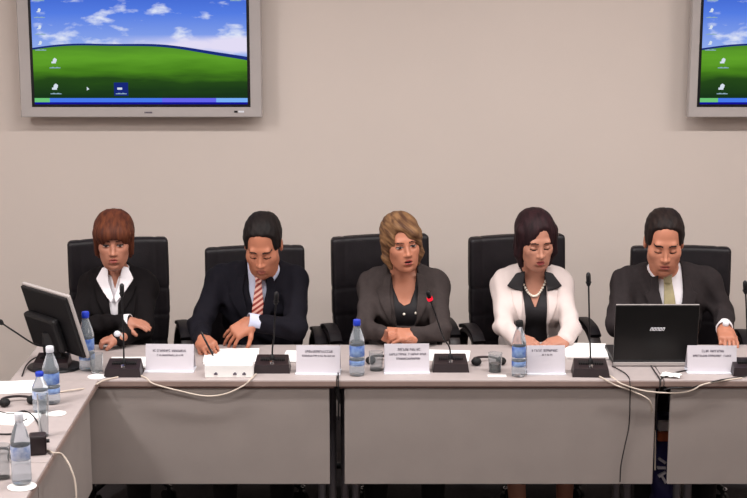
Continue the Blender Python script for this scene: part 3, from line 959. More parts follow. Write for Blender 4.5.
# --- man with striped tie
Hd = at(263, 244, .655)
def m2_extra(t, fr, X, OR, S):
    bm = sweep(bmesh.new(), [Vector((-.665, .345, .835)) - Vector(OR), Vector((-.628, .305, .752)) - Vector(OR)], .0035, 8)
person('man with short dark hair, dark suit and red striped tie, writing on papers', -.505, dict(
    id='b', male=True, sh=.195, shz=.965, shy=.80, head=tuple(Hd), rot=(27, -5, 0), girth=1.0, nx=.03,
    skin=(178, 114, 88), lips=(160, 88, 74), hair=(26, 18, 17), hair2=(16, 11, 11), hairfn=short_hair, groove=gr_short,
    jacket=M_navy, shirt=M_shirtb, trousers=M_trs,
    vneck=[(-.040, 1.06), (.070, 1.06), (.060, .95), (.030, .80), (.010, .80), (-.024, .93)],
    flaps=[('lapel', [(.040, 1.0), (.078, .985), (.092, .93), (.112, .918), (.10, .885), (.034, .79), (.034, .86), (.050, .94)], M_navy, .004, .004)],
    collar=True, collar_h=.07, collar_notch=[(-.012, 1.1), (.012, 1.1), (.004, .94), (-.004, .94)],
    front=[('tie', [(-.001, .985), (.030, .985), (.029, .962), (.044, .84), (.020, .79), (-.014, .84), (.002, .962)], M_tie_stripe, .007, .004),
           ('tie_knot', [(-.004, 1.000), (.034, 1.000), (.026, .966), (.005, .966)], M_tie_stripe, .012, .008)],
    armL=dict(elbow=(-.735, .60, .800), wrist=(-.705, .435, .785), d=(.45, -.85, -.10), n=(.35, .1, -.9), thumb=-1, send=.9, kw=dict(curls=[(40, 55, 30), (50, 60, 30), (60, 65, 30), (65, 65, 30)], thumb_dir=(.35, .85, .5), sc=.95)),
    armR=dict(elbow=(-.325, .56, .800), wrist=(-.505, .515, .842), d=(-.80, -.35, -.45), n=(-.35, .35, -.85), thumb=1, cuff=M_shirtb, cuff_len=.03, cuff_fwd=.018, send=.86, kw=dict(curls=[(38, 18, 10), (36, 16, 8), (34, 16, 8), (30, 16, 8)], spread=.16, sc=1.0, thumb_dir=(.75, .6, .2))),
))
# --- blonde woman, centre
Hd = at(401.5, 242, .70)
def buttons(lst, m, r=.007):
    def f(t, fr, X, OR, S):
        for px, py, Y in lst:
            p = at(px, py, Y) - Vector(OR)
            g = bmesh.new(); bmesh.ops.create_uvsphere(g, u_segments=12, v_segments=8, radius=r, matrix=Matrix.Translation(p) @ Matrix.Diagonal((1, .6, 1, 1)))
            obj('button', g, m, t, smooth=True)
    return f
def w3_extra(t, fr, X, OR, S):
    g = bmesh.new(); bmesh.ops.create_uvsphere(g, u_segments=12, v_segments=8, radius=.008, matrix=Matrix.Translation(Vector(fr.w((-.080, -.004, -.045))) - Vector(OR)))
    obj('earring', g, M_pearl, t, smooth=True)
    on_front(t, OR, S, [(.0, .835), (.002, .80)], .006, 'button')
    on_front(t, OR, S, [(.050, .842), (.052, .805)], .006, 'button', X)
def on_front(t, OR, S, lst, r, name, X=None):
    for dx, z in lst:
        x = (OR[0]) + dx
        ax = (np.array([x, x + .001], np.float32), axis((.5, .95, .003)), np.array([z, z + .001], np.float32))
        Dv = S.ev(ax)[0, :, 0]
        i = np.argmax(Dv < .008); y = ax[1][i]
        g = bmesh.new(); bmesh.ops.create_uvsphere(g, u_segments=12, v_segments=8, radius=r, matrix=Matrix.Translation((x - OR[0], y - OR[1], z)))
        obj(name, g, M_pearl, t, smooth=True)
person('blonde woman in dark grey jacket, hands clasped, speaking into the red-lit microphone', .130, dict(
    id='c', male=False, sh=.176, shz=.945, shy=.79, head=tuple(Hd), rot=(4, 13, -6), girth=1.02, nx=-.012, mouth=.002, closed=False,
    skin=(184, 120, 94), lips=(160, 72, 66), hair=(134, 99, 68), hair2=(76, 50, 36), hairfn=swept_bob, groove=gr_swept, hstretch=(1.2, 2, 10), hrot=-38,
    jacket=M_greyj, shirt=M_btop, trousers=M_trs,
    vneck=[(-.050, 1.06), (.055, 1.06), (.062, .93), (.055, .82), (.040, .78), (-.030, .78), (-.042, .88), (-.05, .94)],
    shirt_v=[(-.065, 1.08), (.065, 1.08), (.045, .93), (.025, .878), (.0, .868), (-.022, .885), (-.045, .94)],
    flaps=[('lapel', [(.052, 1.005), (.088, .99), (.098, .945), (.118, .93), (.105, .89), (.055, .79), (.052, .86), (.060, .93)], M_greyj, .004, .004)],
    armL=dict(elbow=(-.04, .58, .79), wrist=(.040, .505, .795), d=(.8, -.30, .02), n=(.25, .3, -.6), thumb=-1, send=1.0, kw=dict(curls=[(35, 50, 30)] * 4, thumb_dir=(.35, .35, -.95), sc=.9, thumb_curl=0)),
    armR=dict(elbow=(.285, .56, .79), wrist=(.178, .480, .795), d=(-.85, -.22, .05), n=(-.25, .35, -.55), thumb=1, send=1.0, kw=dict(curls=[(30, 45, 30)] * 4, thumb_dir=(.5, .5, -.6), sc=.9, thumb_curl=5)),
    extra=w3_extra))
# --- woman in white jacket
Hd = at(535.5, 239.5, .70)
def w4_extra(t, fr, X, OR, S):
    pts = []
    for k in range(17):
        a = -1 + 2 * k / 16
        x = X - .002 + .050 * a; z = .905 + .060 * a * a
        ax = (np.array([x, x + .001], np.float32), axis((.5, .95, .003)), np.array([z, z + .001], np.float32))
        Dv = S.ev(ax)[0, :, 0]; y = ax[1][np.argmax(Dv < .006)]
        pts.append((x - OR[0], y - OR[1], z))
    g = bmesh.new()
    for p in pts: bmesh.ops.create_uvsphere(g, u_segments=10, v_segments=6, radius=.0058, matrix=Matrix.Translation(p))
    sweep(g, pts, .0015, 6)
    obj('necklace', g, M_pearl, t, smooth=True)
person('dark-haired woman in white jacket with black collar and pearl necklace, looking down', .688, dict(
    id='d', male=False, sh=.157, shz=.945, shy=.80, head=tuple(Hd), rot=(14, 9, -2), girth=.92, nx=.0,
    skin=(182, 126, 104), lips=(150, 60, 60), hair=(44, 22, 26), hair2=(28, 13, 17), hairfn=long_bob, groove=gr_long,
    jacket=M_whitej, shirt=M_btop, trousers=M_trs, skirt=True, ank=[(.595, .30, .10), (.80, .42, .10)], fold=.8,
    vneck=[(-.050, 1.06), (.050, 1.06), (.052, .94), (.050, .80), (.062, .70), (-.040, .70), (-.040, .82), (-.052, .94)],
    shirt_v=[(-.055, 1.07), (.055, 1.07), (.040, .95), (.002, .855), (-.036, .95)],
    flaps=[('collar', [(.040, 1.012), (.078, 1.000), (.118, .948), (.100, .938), (.052, .928), (.052, .945), (.044, .975)], M_btop, .009, .004),
           ('lapel', [(.054, .932), (.100, .930), (.094, .88), (.058, .78), (.053, .80), (.055, .88)], M_whitej, .004, .004)],
    armL=dict(elbow=(.55, .62, .795), wrist=(.595, .50, .778), d=(.62, -.55, -.10), n=(.1, .2, -1), thumb=-1, send=1.0, kw=dict(curl=(20, 30, 15), sc=.85)),
    armR=dict(elbow=(.83, .58, .795), wrist=(.795, .475, .778), d=(-.75, -.38, -.10), n=(-.1, .2, -1), thumb=1, send=1.0, kw=dict(curl=(20, 30, 15), sc=.85)),
    extra=w4_extra))
# --- man at the laptop
Hd = at(664, 241, .69)
person('man in charcoal suit with olive tie and wristwatch, behind the open laptop', 1.268, dict(
    id='e', male=True, sh=.215, shz=.955, shy=.80, head=tuple(Hd), rot=(18, -5, 0), girth=1.05, nx=-.015, jaw=1.0, hs=(1.0, 1.06, 1.10),
    skin=(188, 124, 98), lips=(168, 92, 82), hair=(38, 27, 24), hair2=(24, 16, 15), hairfn=short_hair, groove=gr_short,
    jacket=M_char, shirt=M_shirt, trousers=M_trs,
    vneck=[(-.072, 1.06), (.052, 1.06), (.052, .95), (.034, .78), (-.044, .78), (-.062, .94)],
    flaps=[('lapel', [(.052, .995), (.080, .985), (.095, .93), (.116, .918), (.10, .88), (.028, .77), (.030, .84), (.054, .94)], M_char, .004, .004)],
    collar=True, collar_h=.075, collar_notch=[(-.014, 1.1), (.014, 1.1), (.004, .94), (-.004, .94)],
    front=[('tie', [(-.031, .985), (.005, .985), (.006, .962), (.022, .84), (.022, .78), (-.034, .78), (-.036, .84), (-.031, .962)], M_tie_olive, .007, .004),
           ('tie_knot', [(-.033, .998), (.006, .998), (-.001, .966), (-.025, .966)], M_tie_olive, .012, .008)],
    armL=dict(elbow=(1.030, .62, .80), wrist=(1.11, .485, .80), d=(.5, -.7, -.2), n=(0, .1, -1), thumb=-1, send=1.0, kw=dict(curl=(15, 25, 15))),
    armR=dict(elbow=(1.510, .76, .815), wrist=(1.472, .565, .800), d=(-.06, -.9, -.30), n=(0, .2, -1), thumb=1, cuff=M_shirt, cuff_len=.03, cuff_fwd=.01, watch=True, watch_m=M_silver, send=.86, kw=dict(curl=(35, 55, 20), spread=.03, sc=.92, thumb_dir=(.4, .9, .2))),
))

# ================================================================== THINGS ON THE TABLES
def text_lines(bm, w, rows, y=0, seed=1):
    """short letter-like strokes; the photo's writing is too blurred to read"""
    r = random.Random(seed)
    for (x0, x1, z, h) in rows:
        x = x0
        while x < x1:
            ww = h * r.choice((.5, .6, .7))
            if r.random() < .14: x += h * .5; continue
            box(bm, (x, y - .0006, z), (x + h * .14, y, z + h))
            k = r.random()
            if k < .5: box(bm, (x, y - .0006, z + h * .85), (x + ww, y, z + h))
            if k > .3: box(bm, (x, y - .0006, z), (x + ww, y, z + h * .15))
            if k > .6 or k < .2: box(bm, (x + ww - h * .14, y - .0006, z), (x + ww, y, z + h))
            if r.random() < .6: box(bm, (x, y - .0006, z + h * .43), (x + ww, y, z + h * .57))
            x += ww + h * .22

def nameplate(px, py, w, h, rz, label, rows, seed):
    p = on(px, py)
    t = thing('nameplate', label, 'nameplate', p, R(rz), 'name cards along the table')
    g = bmesh.new(); Mt = Matrix.Rotation(R(-12), 4, 'X')
    box(g, (-w / 2, 0, .004), (w / 2, .0025, h), Mt)
    Mb = Matrix.Translation((0, .075, 0)) @ Matrix.Rotation(R(25), 4, 'X')
    box(g, (-w / 2, 0, .004), (w / 2, .0025, h * .95), Matrix.Translation((0, .062, 0)) @ Matrix.Rotation(R(21), 4, 'X'))
    obj('card', g, M_card, t)
    obj('foot', BB((-w / 2 - .002, -.018, 0), (w / 2 + .002, .066, .004)), M_whitecap, t)
    g = bmesh.new(); text_lines(g, w, rows, -.0004, seed); bmesh.ops.transform(g, matrix=Mt, verts=g.verts)
    obj('writing', g, M_ink, t)
    return t
nameplate(169.5, 371.5, .190, .108, -2, 'name card before the woman in the black suit, second line centred', [(-.066, .062, .078, .0085), (-.05, .052, .061, .0065)], 1)
nameplate(318, 374, .172, .112, -2, 'name card between the man with the striped tie and the tall blue-capped bottle', [(-.055, .058, .084, .0085), (-.062, .066, .068, .0065)], 2)
nameplate(407, 373, .176, .115, 2, 'name card before the blonde woman, three lines of print', [(-.035, .048, .088, .009), (-.068, .075, .070, .0075), (-.045, .05, .053, .0075)], 3)
nameplate(546, 374, .150, .112, 1, 'name card before the woman in the white jacket, beside the black-capped bottle', [(-.055, .045, .088, .0085), (-.018, .022, .072, .006)], 4)
nameplate(712, 373, .192, .108, -1, 'name card right of the laptop, cut close to the right edge', [(-.040, .042, .082, .0085), (-.074, .075, .064, .0075)], 5)

def microphone(px, py, top, label, lit=False, rz=0, base=True):
    p = on(px, py); p.y += .05
    t = thing('gooseneck_microphone', label, 'microphone', p, R(rz), 'gooseneck conference microphones')
    g = bmesh.new(); w = .072
    prof = [(-w, -.045, 0), (w, -.045, 0), (w, .055, 0), (-w, .055, 0)]
    lo = [g.verts.new(v) for v in prof]
    hi = [g.verts.new(v) for v in ((-w * .93, -.036, .032), (w * .93, -.036, .032), (w * .86, .05, .052), (-w * .86, .05, .052))]
    for k in range(4): g.faces.new((lo[k], lo[(k + 1) % 4], hi[(k + 1) % 4], hi[k]))
    g.faces.new(lo[::-1]); g.faces.new(hi)
    obj('base', g, M_micb, t, bevel=.006, smooth=True)
    g = bmesh.new(); bmesh.ops.create_cone(g, cap_ends=True, segments=20, radius1=.0095, radius2=.008, depth=.006, matrix=Matrix.Translation((0, -.022, .040)) @ Matrix.Rotation(R(12), 4, 'X'))
    obj('button', g, M_chrome, t, smooth=True)
    g = bmesh.new()
    for k in range(6): box(g, (-.045 + k * .007, -.005, .041), (-.041 + k * .007, .03, .0475))
    for k in range(6): box(g, (.010 + k * .007, -.005, .041), (.014 + k * .007, .03, .0475))
    obj('speaker_grille', g, M_blackm, t)
    L = Matrix.Rotation(-R(rz), 4, 'Z') @ (top - p)
    a = Vector((0, .012, .045)); b = L
    d = (b - a)
    mid1 = a + Vector((0, 0, .10)) * (d.length / .3) * .6 + d * .12
    pts = spline([a, a + Vector((0, 0, .03)) + d * .05, a.lerp(b, .35) + Vector((0, .006, .0)), a.lerp(b, .7), b], 8)
    obj('gooseneck', sweep(bmesh.new(), pts, .0033, 10), M_black, t, smooth=True)
    obj('collar', lathe(bmesh.new(), [(0, .04), (.010, .04), (.009, .056), (.005, .062), (0, .062)], (0, .012, 0), 16), M_black, t, smooth=True)
    dd = (pts[-1] - pts[-4]).normalized()
    q = dd.to_track_quat('Z', 'Y').to_matrix().to_4x4()
    g = lathe(bmesh.new(), [(0, -.006), (.005, -.006), (.0085, .0), (.0092, .03), (.0085, .042), (.004, .048), (0, .048)], (0, 0, 0), 16)
    bmesh.ops.transform(g, matrix=Matrix.Translation(b - dd * .01) @ q, verts=g.verts)
    hd = obj('microphone_head', g, M_black if not lit else M_black, t, smooth=True)
    g = lathe(bmesh.new(), [(.0088, 0), (.0112, .0), (.0112, .012 if lit else .005), (.0088, .012 if lit else .005), (.0088, 0)], (0, 0, 0), 16)
    bmesh.ops.transform(g, matrix=Matrix.Translation(b - dd * .004) @ q, verts=g.verts)
    obj('light_ring', g, M_ring if lit else M_black, hd, smooth=True)
    return t
M_ring = emit('red_ring', (230, 30, 50), 1.6)
microphone(122, 378, at(122, 293, .09), 'gooseneck microphone standing straight before the woman in the black suit')
microphone(271.5, 374, at(276, 301, .12), 'gooseneck microphone before the man with the striped tie')
microphone(451, 373, at(430, 299, .06), 'gooseneck microphone leaning left with red-lit ring, before the blonde woman', True)
microphone(592, 378, at(588.5, 282, .09), 'tallest gooseneck microphone, left of the laptop', rz=-3)
microphone(752, 377, at(745.5, 290, .08), 'gooseneck microphone cut off by the right edge of the photo')
microphone(50, 372, at(0, 322, .02), 'gooseneck microphone slanting far left beside the monitor, base behind the bottles')

# bottles
def bottle(x, y, h, r, capm, label, lab='blue', capr=.013, z=.74):
    t = thing('water_bottle', label, 'bottle', (x, y, z), 0, 'plastic water bottles')
    b = [(0, .004), (r * .6, .0), (r * .92, .003), (r, .012)]
    nrib = 5
    for k in range(nrib):
        z0 = .02 + k * (h * .20) / nrib
        b += [(r, z0), (r * .955, z0 + .004), (r, z0 + .008)]
    b += [(r, h * .34), (r * .96, h * .35), (r * .96, h * .55), (r, h * .56), (r * .98, h * .62), (r * .75, h * .74), (r * .48, h * .84), (capr * .95, h * .885), (capr * .95, h * .93), (0, h * .93)]
    obj('body', lathe(bmesh.new(), b), M_water, t, smooth=True)
    lb = [(r * .965, h * .355), (r * .985, h * .36), (r * .985, h * .545), (r * .965, h * .55)]
    obj('label', lathe(bmesh.new(), lb), M_bluelab if lab == 'blue' else M_whitelab, t, smooth=True)
    c = [(0, h * .90), (capr * 1.08, h * .90), (capr * 1.12, h * .905), (capr * 1.12, h * .985), (capr, h), (0, h)]
    obj('cap', lathe(bmesh.new(), c), capm, t, smooth=True)
    if lab == 'blue':
        g = lathe(bmesh.new(), [(r * .988, h * .19), (r * 1.0, h * .192), (r * 1.0, h * .28), (r * .988, h * .282)])
        obj('lower_band', g, M_bluelab, t, smooth=True)
    return t
M_whitelab = mat('white_label', (200, 208, 222), .5, rgb2=(120, 140, 190), vscale=40)
p = on(357, 375); bottle(p.x, p.y, .222, .030, M_bluecap, 'water bottle with blue cap left of the blonde woman\'s name card')
p = on(518.5, 376); bottle(p.x, p.y, .222, .028, M_blackm, 'water bottle with black cap beside the white jacket woman\'s name card')
p = on(86.5, 371); bottle(p.x, p.y + .02, .235, .031, M_bluecap, 'water bottle with blue cap right of the flat monitor')
p = on(52, 403); bottle(p.x, p.y, .215, .031, M_whitecap, 'water bottle with white cap before the monitor base', lab='blue')
p = on(41, 412); bottle(p.x, p.y, .150, .029, M_bluecap, 'short water bottle with blue cap at the left, in front of the white-capped bottle', lab='white')
p = on(22, 484); bottle(p.x, p.y, .228, .031, M_whitecap, 'water bottle with white cap standing on a white coaster at the bottom left', lab='white', z=.7435)

def glass(px, py, r, h, label, drink=None, z=.74):
    p = on(px, py); p.z = z
    t = thing('drinking_glass', label, 'glass', p, 0, 'drinking glasses')
    pr = [(0, 0), (r * .85, 0), (r, h), (r - .0018, h), (r * .85 - .0018, .006), (0, .006)]
    obj('bowl', lathe(bmesh.new(), pr), M_glass, t, smooth=True)
    if drink:
        obj('drink', lathe(bmesh.new(), [(0, .0065), (r * .85 - .0025, .0065), (r * .85 + .15 * r * drink - .0028, h * drink), (0, h * drink)]), M_cola, t, smooth=True)
    return t
glass(97, 373, .026, .075, 'small empty tumbler between the blue-capped bottle and a microphone', z=.7435)
glass(376, 370, .029, .075, 'small tumbler right of the tall blue-capped bottle')
glass(495, 371.5, .028, .075, 'tumbler with brown drink left of the black-capped bottle', drink=.45)
glass(44, 436, .019, .150, 'tall narrow clear glass at the left between bottles')
glass(3, 478, .026, .11, 'clear glass cut off by the left edge near the bottom corner')

def coaster(px, py, r, label):
    p = on(px, py)
    g = lathe(bmesh.new(), [(0, 0), (r * .95, 0), (r, .0012), (r, .0028), (r * .97, .0032), (0, .0032)]); 
    o = obj('coaster', g, M_white, None, smooth=True); o.location = p
    tag(o, label, 'coaster', 'round white coasters')
coaster(57, 414, .033, 'round white coaster lying bare beside the tall narrow glass')
coaster(22, 487, .045, 'round white coaster under the bottle at the bottom left')
coaster(97, 377, .036, 'round white coaster under the small empty tumbler')
p = on(497, 376); g = BB((-.036, -.013, 0), (.036, .013, .002)); o = obj('coaster', g, M_white); o.location = p
tag(o, 'flat white paper coaster before the tumbler of brown drink', 'coaster')

# papers
def paper(px, py, w, d, label, rz=0, n=3, h=.0012, name='paper_sheet', cat='paper', y0=None):
    p = on(px, py)
    if n == 1:
        t = obj(name, BB((-w / 2, -d / 2, 0), (w / 2, d / 2, .0012)), M_white); t.location = p; t.rotation_euler.z = R(rz)
        return tag(t, label, cat)
    t = thing(name, label, cat, p, R(rz))
    z = 0
    r = random.Random(int(px))
    for k in range(n):
        a = R(r.uniform(-2, 2)); ox, oy = r.uniform(-.004, .004), r.uniform(-.004, .004)
        g = BB((-w / 2 + ox, -d / 2 + oy, z), (w / 2 + ox, d / 2 + oy, z + h), Matrix.Rotation(a, 4, 'Z'))
        obj('sheet', g, M_white, t); z += h + .0004
    return t
paper(136, 363, .21, .15, 'white papers on the table behind the microphone of the woman in black', 0, 3)
paper(232, 357, .22, .20, 'white papers under the hands of the man with the striped tie', 4, 4, .002)
paper(304, 357, .16, .17, 'white papers right of the microphone of the man with striped tie', -3, 3)
paper(440, 356, .24, .16, 'white papers behind the red-lit microphone', -6, 3)
paper(586, 353, .17, .21, 'white papers between the white jacket woman and the tallest microphone', -4, 4, .0035)
paper(12, 388, .17, .16, 'white papers at the left edge under the slanting microphone', 10, 3)
paper(8, 419, .19, .13, 'white papers at the left edge beside the coiled dark headset', -8, 3)
# crumpled scrap
g = bmesh.new()
bmesh.ops.create_grid(g, x_segments=6, y_segments=5, size=.5)
for v in g.verts: v.co = Vector((v.co.x * .075, v.co.y * .05, .006 + .010 * random.random()))
bmesh.ops.solidify(g, geom=g.faces[:], thickness=.001)
for v in g.verts: v.co.z = max(v.co.z, 0.001)
o = obj('paper_scrap', g, M_white); o.location = on(671, 377); o.rotation_euler.z = R(-20)
tag(o, 'small crumpled white paper scrap between the laptop and a name card', 'paper')

# white box with dark marks
p = on(229, 377)
t = thing('socket_box', 'low white box with three dark marks before the papers of the man', 'box', (p.x, p.y, .74), R(0))
obj('casing', BB((-.093, -.012, 0), (.093, .055, .052)), M_white, t, bevel=.003)
g = bmesh.new()
for k, x in enumerate((-.05, .024, .060)):
    box(g, (x - .007, -.0135, .012), (x + .007, -.0115, .018)); box(g, (x - .003, -.0135, .018), (x + .004, -.0115, .022))
obj('marks', g, M_ink, t)

pt = Vector((-.648, .318, .748)); pe = Vector((-.700, .345, .845))
g = sweep(bmesh.new(), [(0, 0, 0), (pe - pt) * .06, (pe - pt) * .1, (pe - pt)], [.0008, .003, .0042, .0042], 10)
t = thing('pen', 'slim dark pen in the writing hand of the man with the striped tie', 'pen', pt)
obj('barrel', g, M_black, t, smooth=True)
obj('clip', sweep(bmesh.new(), [(pe - pt) * .98 + Vector((.004, -.004, 0)), (pe - pt) * .65 + Vector((.004, -.004, 0))], .0012, 6), M_chrome, t)

# laptop
p0 = on(612.5, 365.5); p1 = on(695.5, 365.5)
t = thing('laptop', 'open black laptop seen from behind, its lid toward the camera', 'laptop', ((p0.x + p1.x) / 2, .195, .74))
w = (p1.x - p0.x) / 2
obj('base', BB((-w, .0, .006), (w, .235, .028)), M_black, t, bevel=.004)
obj('rear_strip', BB((-w, -.004, .004), (w, .002, .018)), M_silver, t, bevel=.001)
g = bmesh.new()
for k in range(5):
    for j in range(13): box(g, (-w + .02 + j * (2 * w - .04) / 13, .04 + k * .022, .028), (-w + .02 + j * (2 * w - .04) / 13 + (2 * w - .04) / 13 - .003, .058 + k * .022, .031))
obj('keyboard', g, M_blackm, t)
obj('rubber_feet', BB((-w + .02, .02, 0), (w - .02, .22, .006)), M_blackm, t)
Mt = Matrix.Translation((0, .012, .024)) @ Matrix.Rotation(R(7), 4, 'X')
lid = obj('lid', BB((-w, -.010, 0), (w, 0, .234), Mt), mat('laptop_lid', (18, 17, 17), .35, var=.1), t, bevel=.003)
obj('lid_edge', BB((-w + .002, -.0065, .2335), (w - .002, -.001, .2365), Mt), M_silver, lid)
obj('display', BB((-w + .012, .0002, .014), (w - .012, .0012, .20), Mt), emit('laptop_screen', (120, 140, 180), .6), lid)
g = bmesh.new(); r = random.Random(5)
for k in range(5):
    x = -.026 + k * .0115
    box(g, (x, -.0115, .128), (x + .003, -.0099, .142)); box(g, (x, -.0115, .138), (x + .0095, -.0099, .142)); box(g, (x + .0065, -.0115, .128), (x + .0095, -.0099, .142))
    if k % 2: box(g, (x, -.0115, .128), (x + .0095, -.0099, .131))
for v in g.verts: v.co.x += (v.co.z - .13) * .35 + .0
bmesh.ops.transform(g, matrix=Mt, verts=g.verts)
obj('maker_logo', g, mat('logo_white', (235, 235, 240), .4), lid)

# flat monitor seen from behind
wv = Vector((.69, -.72, 0)).normalized(); nv = Vector((-.72, -.69, 0)).normalized()
BR = on(88, 359, .80); Wm, Hm, tl = .335, .275, R(17)
c0 = BR - wv * (Wm / 2)
up = (Vector((0, 0, 1)) * math.cos(tl) + nv * math.sin(tl)).normalized(); bk = wv.cross(up).normalized()
if bk.dot(nv) < 0: bk = -bk
MM = Matrix(((wv.x, -bk.x, up.x, c0.x), (wv.y, -bk.y, up.y, c0.y), (wv.z, -bk.z, up.z, c0.z), (0, 0, 0, 1)))   # local y = toward the screen side
base = Vector((c0.x, c0.y, .74)) + nv * .045
t = thing('flat_monitor', 'flat computer monitor at the left with black back turned to the camera', 'monitor', base)
MMl = Matrix.Translation(-base) @ MM
def mb(lo, hi): return BB(lo, hi, MMl)
obj('bezel', mb((-Wm / 2, 0, 0), (Wm / 2, .014, Hm)), M_silver, t, bevel=.004)
obj('back_cover', mb((-Wm / 2 + .006, -.012, .006), (Wm / 2 - .008, .002, Hm - .008)), M_black, t, bevel=.004)
obj('rear_housing', mb((-Wm / 2 + .012, -.045, .02), (Wm / 2 - .10, -.010, .165)), M_black, t, bevel=.012)
obj('display', mb((-Wm / 2 + .015, .0135, .018), (Wm / 2 - .015, .0148, Hm - .015)), emit('monitor_screen', (90, 110, 160), .4), t)
g = bmesh.new(); pts = spline([MMl @ Vector((0, -.035, .10)), MMl @ Vector((0, -.055, .03)), Vector((0, 0, .05)), Vector((0, 0, .01))], 6)
obj('stand_neck', sweep(g, pts, 0, prof=(.030, .011)), M_black, t, smooth=True)
g = lathe(bmesh.new(), [(0, 0), (.105, 0), (.110, .004), (.106, .010), (.05, .018), (0, .020)], seg=40)
for v in g.verts: v.co.y *= .85
obj('stand_base', g, M_black, t, smooth=True)

# dark headsets and boxes on the side table
def headset(px, py, label, rz=0):
    p = on(px, py)
    t = thing('headset', label, 'headset', p, R(rz), 'dark conference headsets')
    pts = spline([(.07 * math.cos(a), .055 * math.sin(a), .012 + .010 * math.sin(a * .5)) for a in np.linspace(-.3, math.pi + .3, 12)], 3)
    obj('headband', sweep(bmesh.new(), pts, 0, prof=(.007, .004)), M_micb, t, smooth=True)
    t.scale = (.8, .8, .9)
    for s in (-1, 1):
        g = bmesh.new(); bmesh.ops.create_uvsphere(g, u_segments=18, v_segments=10, radius=1)
        for v in g.verts: v.co = Vector((s * .062 + v.co.x * .026, -.022 + v.co.y * .024, .018 + v.co.z * .018))
        obj('ear_cushion', g, M_blackm, t, smooth=True)
    return t
headset(18, 404, 'dark headset lying at the left edge behind the sheets of paper', 20)
headset(6, 458, 'dark headset at the left edge beside the lower bottle', -20)
headset(488, 364, 'dark headset lying behind the tumbler of brown drink', 5)
headset(383, 363, 'dark headset lying beside the small tumbler left of the blonde woman', 0)
p = on(39, 453)
t = thing('delegate_unit', 'dark brown box unit standing behind the lower white-capped bottle', 'device', (p.x, p.y, .74), R(12))
obj('casing', BB((-.03, -.028, 0), (.026, .028, .066)), M_micb, t, bevel=.006)
g = bmesh.new(); bmesh.ops.create_cone(g, cap_ends=True, segments=16, radius1=.007, radius2=.006, depth=.012, matrix=Matrix.Translation((.030, -.005, .042)) @ Matrix.Rotation(R(90), 4, 'Y'))
obj('knob', g, M_black, t, smooth=True)

# cables
def cable(pts, r, m, label, cat='cable', n=8, grp=None):
    g = sweep(bmesh.new(), spline(pts, n), r, 8)
    return tag(obj('cable', g, m, None, smooth=True), label, cat, grp)
def T(px, py, dz=.004): v = on(px, py, .74 + dz); return v
def F(px, py, Y=-.012): return at(px, py, Y)
cable([T(137, 374), T(146, 378), F(154, 384), F(180, 391), F(205, 396), F(225, 394), F(243, 386), F(250, 380.0, -.006), T(256, 374)], .0032, M_cable, 'white cable drooping over the table edge between the two leftmost front microphones')
cable([T(118, 377), T(105, 380), T(97, 384), F(94, 388, -.02), T(80, 389, .006), T(60, 392), T(52, 393.5)], .0032, M_cable, 'white cable running left from the first microphone onto the side table')
def Sd(py, z, dx=.012):     # point just off the inner side of the side table
    return Vector((-1.062 + dx, 0, z))
xx = -1.045
cable([T(42, 450), T(47, 450), T(54, 453, .008), Vector((-1.035, -.86, .735)), Vector((-1.005, -.88, .70)), Vector((-.985, -.90, .64)), Vector((-.985, -.93, .56)), Vector((-1.01, -.98, .46)), Vector((-1.04, -1.04, .33)), Vector((-1.08, -1.10, .12))], .0036, M_cable, 'white cable bulging out and falling over the inner edge of the side table')
cable([T(597, 375), T(606, 380), F(615, 385), F(632, 391), F(649, 400), F(652, 412, .01), at(655, 430, .06), at(655, 470, .06)], .0032, M_cable, 'white cable falling from the tallest microphone into the table gap')
cable([T(603, 372), T(612, 377), F(622, 384), F(645, 391), F(672, 393), F(690, 391), F(702, 385), F(720, 381, -.008), T(742, 378)], .0032, M_cable, 'white cable drooping before the gap toward the right edge')
cable([T(612, 366), T(620, 370), T(628, 376), F(630, 384), F(630, 400, -.008), F(629, 425, -.002), F(625, 445, .002), F(621, 465, .002), F(620, 482, .002)], .0022, M_cableb, 'black cable hanging down the middle table front near its right end')
cable([T(650, 364), T(655, 372), T(659, 378), F(660, 386, -.01), at(656.5, 402, .02), at(655.5, 430, .05)], .0026, M_cableb, 'black cable from the laptop going down into the table gap')
cable([T(696, 370), T(682, 371), T(668, 375), T(661, 379), F(660, 386, -.012), at(657, 402, .012), at(656, 430, .04)], .0026, M_cableb, 'black cable bending past the paper scrap into the table gap')
cable([T(747, 376), T(720, 380), F(705, 384, -.008), F(690, 387.5, -.014), F(672, 388, -.016), F(664, 390, -.01)], .0026, M_cableb, 'black cable along the right table edge above the white one')
cable([T(22, 376), T(26, 366, .01), T(33, 359, .02), T(42, 356, .03), T(50, 360, .01)], .0028, M_cableb, 'black cable arching behind the bottles by the monitor')
cable([T(0, 412), T(12, 414), T(24, 411), T(34, 417), T(41, 430), T(44, 444, .03)], .003, M_cableb, 'black cable curving across the side table to the dark box unit')
cable([T(0, 434), T(10, 434), T(17, 432), T(18, 425), T(27, 419)], .003, M_cableb, 'black cable at the left edge behind the lower bottle')
cable([T(338, 371), T(338.3, 378, .006), F(338.4, 384, -.010), at(338.5, 392, -.008), at(338.5, 420, .03)], .0028, M_cableb, 'black cable going over the edge in the gap between left and middle tables')

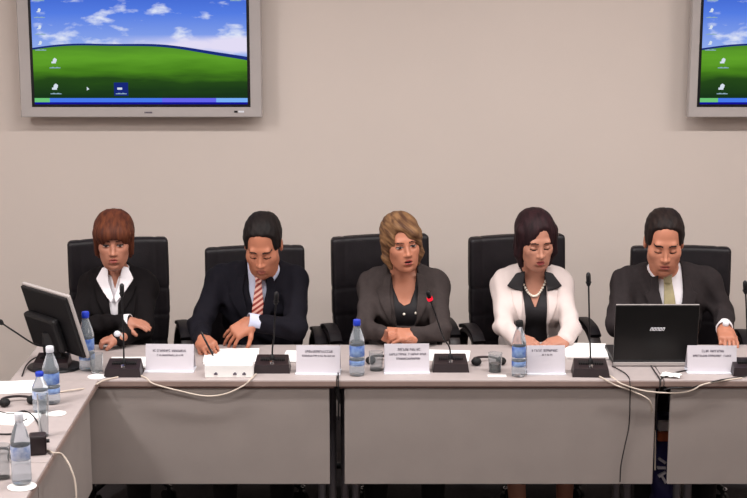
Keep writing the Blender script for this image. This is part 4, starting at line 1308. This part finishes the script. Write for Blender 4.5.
# bag behind the right gap
x = 1.190
t = thing('carrier_bag', 'dark blue bag with white marks in the gap right of the middle table', 'bag', (x, .33, 0))
ax = (axis((-.09, .09, .006)), axis((-.08, .08, .006)), axis((-.01, .54, .006)))
S = Solid(); S.box((0, 0, .25), (.045, .05, .25), .03, 0)
D = S.ev(ax) + (.004 * np.sin(ax[2][None, None, :] * 60 + ax[0][:, None, None] * 50)).astype(np.float32)
field_obj('bag_body', D, ax, mat('blue_nylon', (34, 32, 84), .6, var=.2), t)
obj('orange_band', BB((-.036, -.068, .405), (.036, -.044, .445)), mat('orange_band', (176, 84, 44), .6), t, bevel=.003)
obj('white_label', BB((-.036, -.070, .450), (.036, -.044, .49)), M_white, t, bevel=.003)
g = bmesh.new()
for a, (cx, cz) in zip((0, 35, -35, 60), ((-.016, .29), (-.014, .32), (-.012, .262), (-.004, .24))):
    box(g, (-.017, -.062, -.005), (.017, -.045, .005), Matrix.Translation((cx, 0, cz)) @ Matrix.Rotation(R(a), 4, 'Y'))
obj('white_mark', g, M_card, t)

# ================================================================== LIGHT, CAMERA
def area(name, loc_, sx, sy, power, colr=(1, .972, .955)):
    L = bpy.data.lights.new(name, 'AREA'); L.shape = 'RECTANGLE'; L.size = sx; L.size_y = sy; L.energy = power; L.color = colr
    o = bpy.data.objects.new(name, L); col.objects.link(o); o.location = loc_; return o
for x, y, sx, sy, pw in [(-1.9, -.45, 1.2, .14, 22), (-.3, -.45, 1.2, .14, 38), (1.3, -.45, 1.2, .14, 42), (2.8, -.45, 1.0, .14, 34),
                         (-2.5, -1.5, .35, .3, 60), (.4, -2.2, 1.2, .3, 30), (-1.5, -4.2, 1.2, .3, 34), (1.4, -4.2, 1.2, .3, 30)]:
    area('ceiling_light_lamp', (x, y, 3.03), sx, sy, pw)
w = bpy.data.worlds.new('World'); bpy.context.scene.world = w; w.use_nodes = True
w.node_tree.nodes['Background'].inputs[0].default_value = (.5, .5, .5, 1); w.node_tree.nodes['Background'].inputs[1].default_value = .1

cam = bpy.data.cameras.new('camera'); co = bpy.data.objects.new('camera', cam); col.objects.link(co)
cam.sensor_width = 36; cam.lens = FOC / 747 * 36; cam.clip_end = 50
co.location = (0, CYY, CH); co.rotation_euler = (R(90) - PIT, 0, 0)
sc = bpy.context.scene; sc.camera = co
sc.view_settings.view_transform = 'Standard'; sc.view_settings.look = 'None'; sc.view_settings.exposure = 0; sc.view_settings.gamma = 1
sc.view_settings.use_curve_mapping = False
sc.cycles.max_bounces = 8; sc.cycles.transparent_max_bounces = 12; sc.cycles.use_denoising = True
sc.cycles.caustics_reflective = False; sc.cycles.caustics_refractive = False
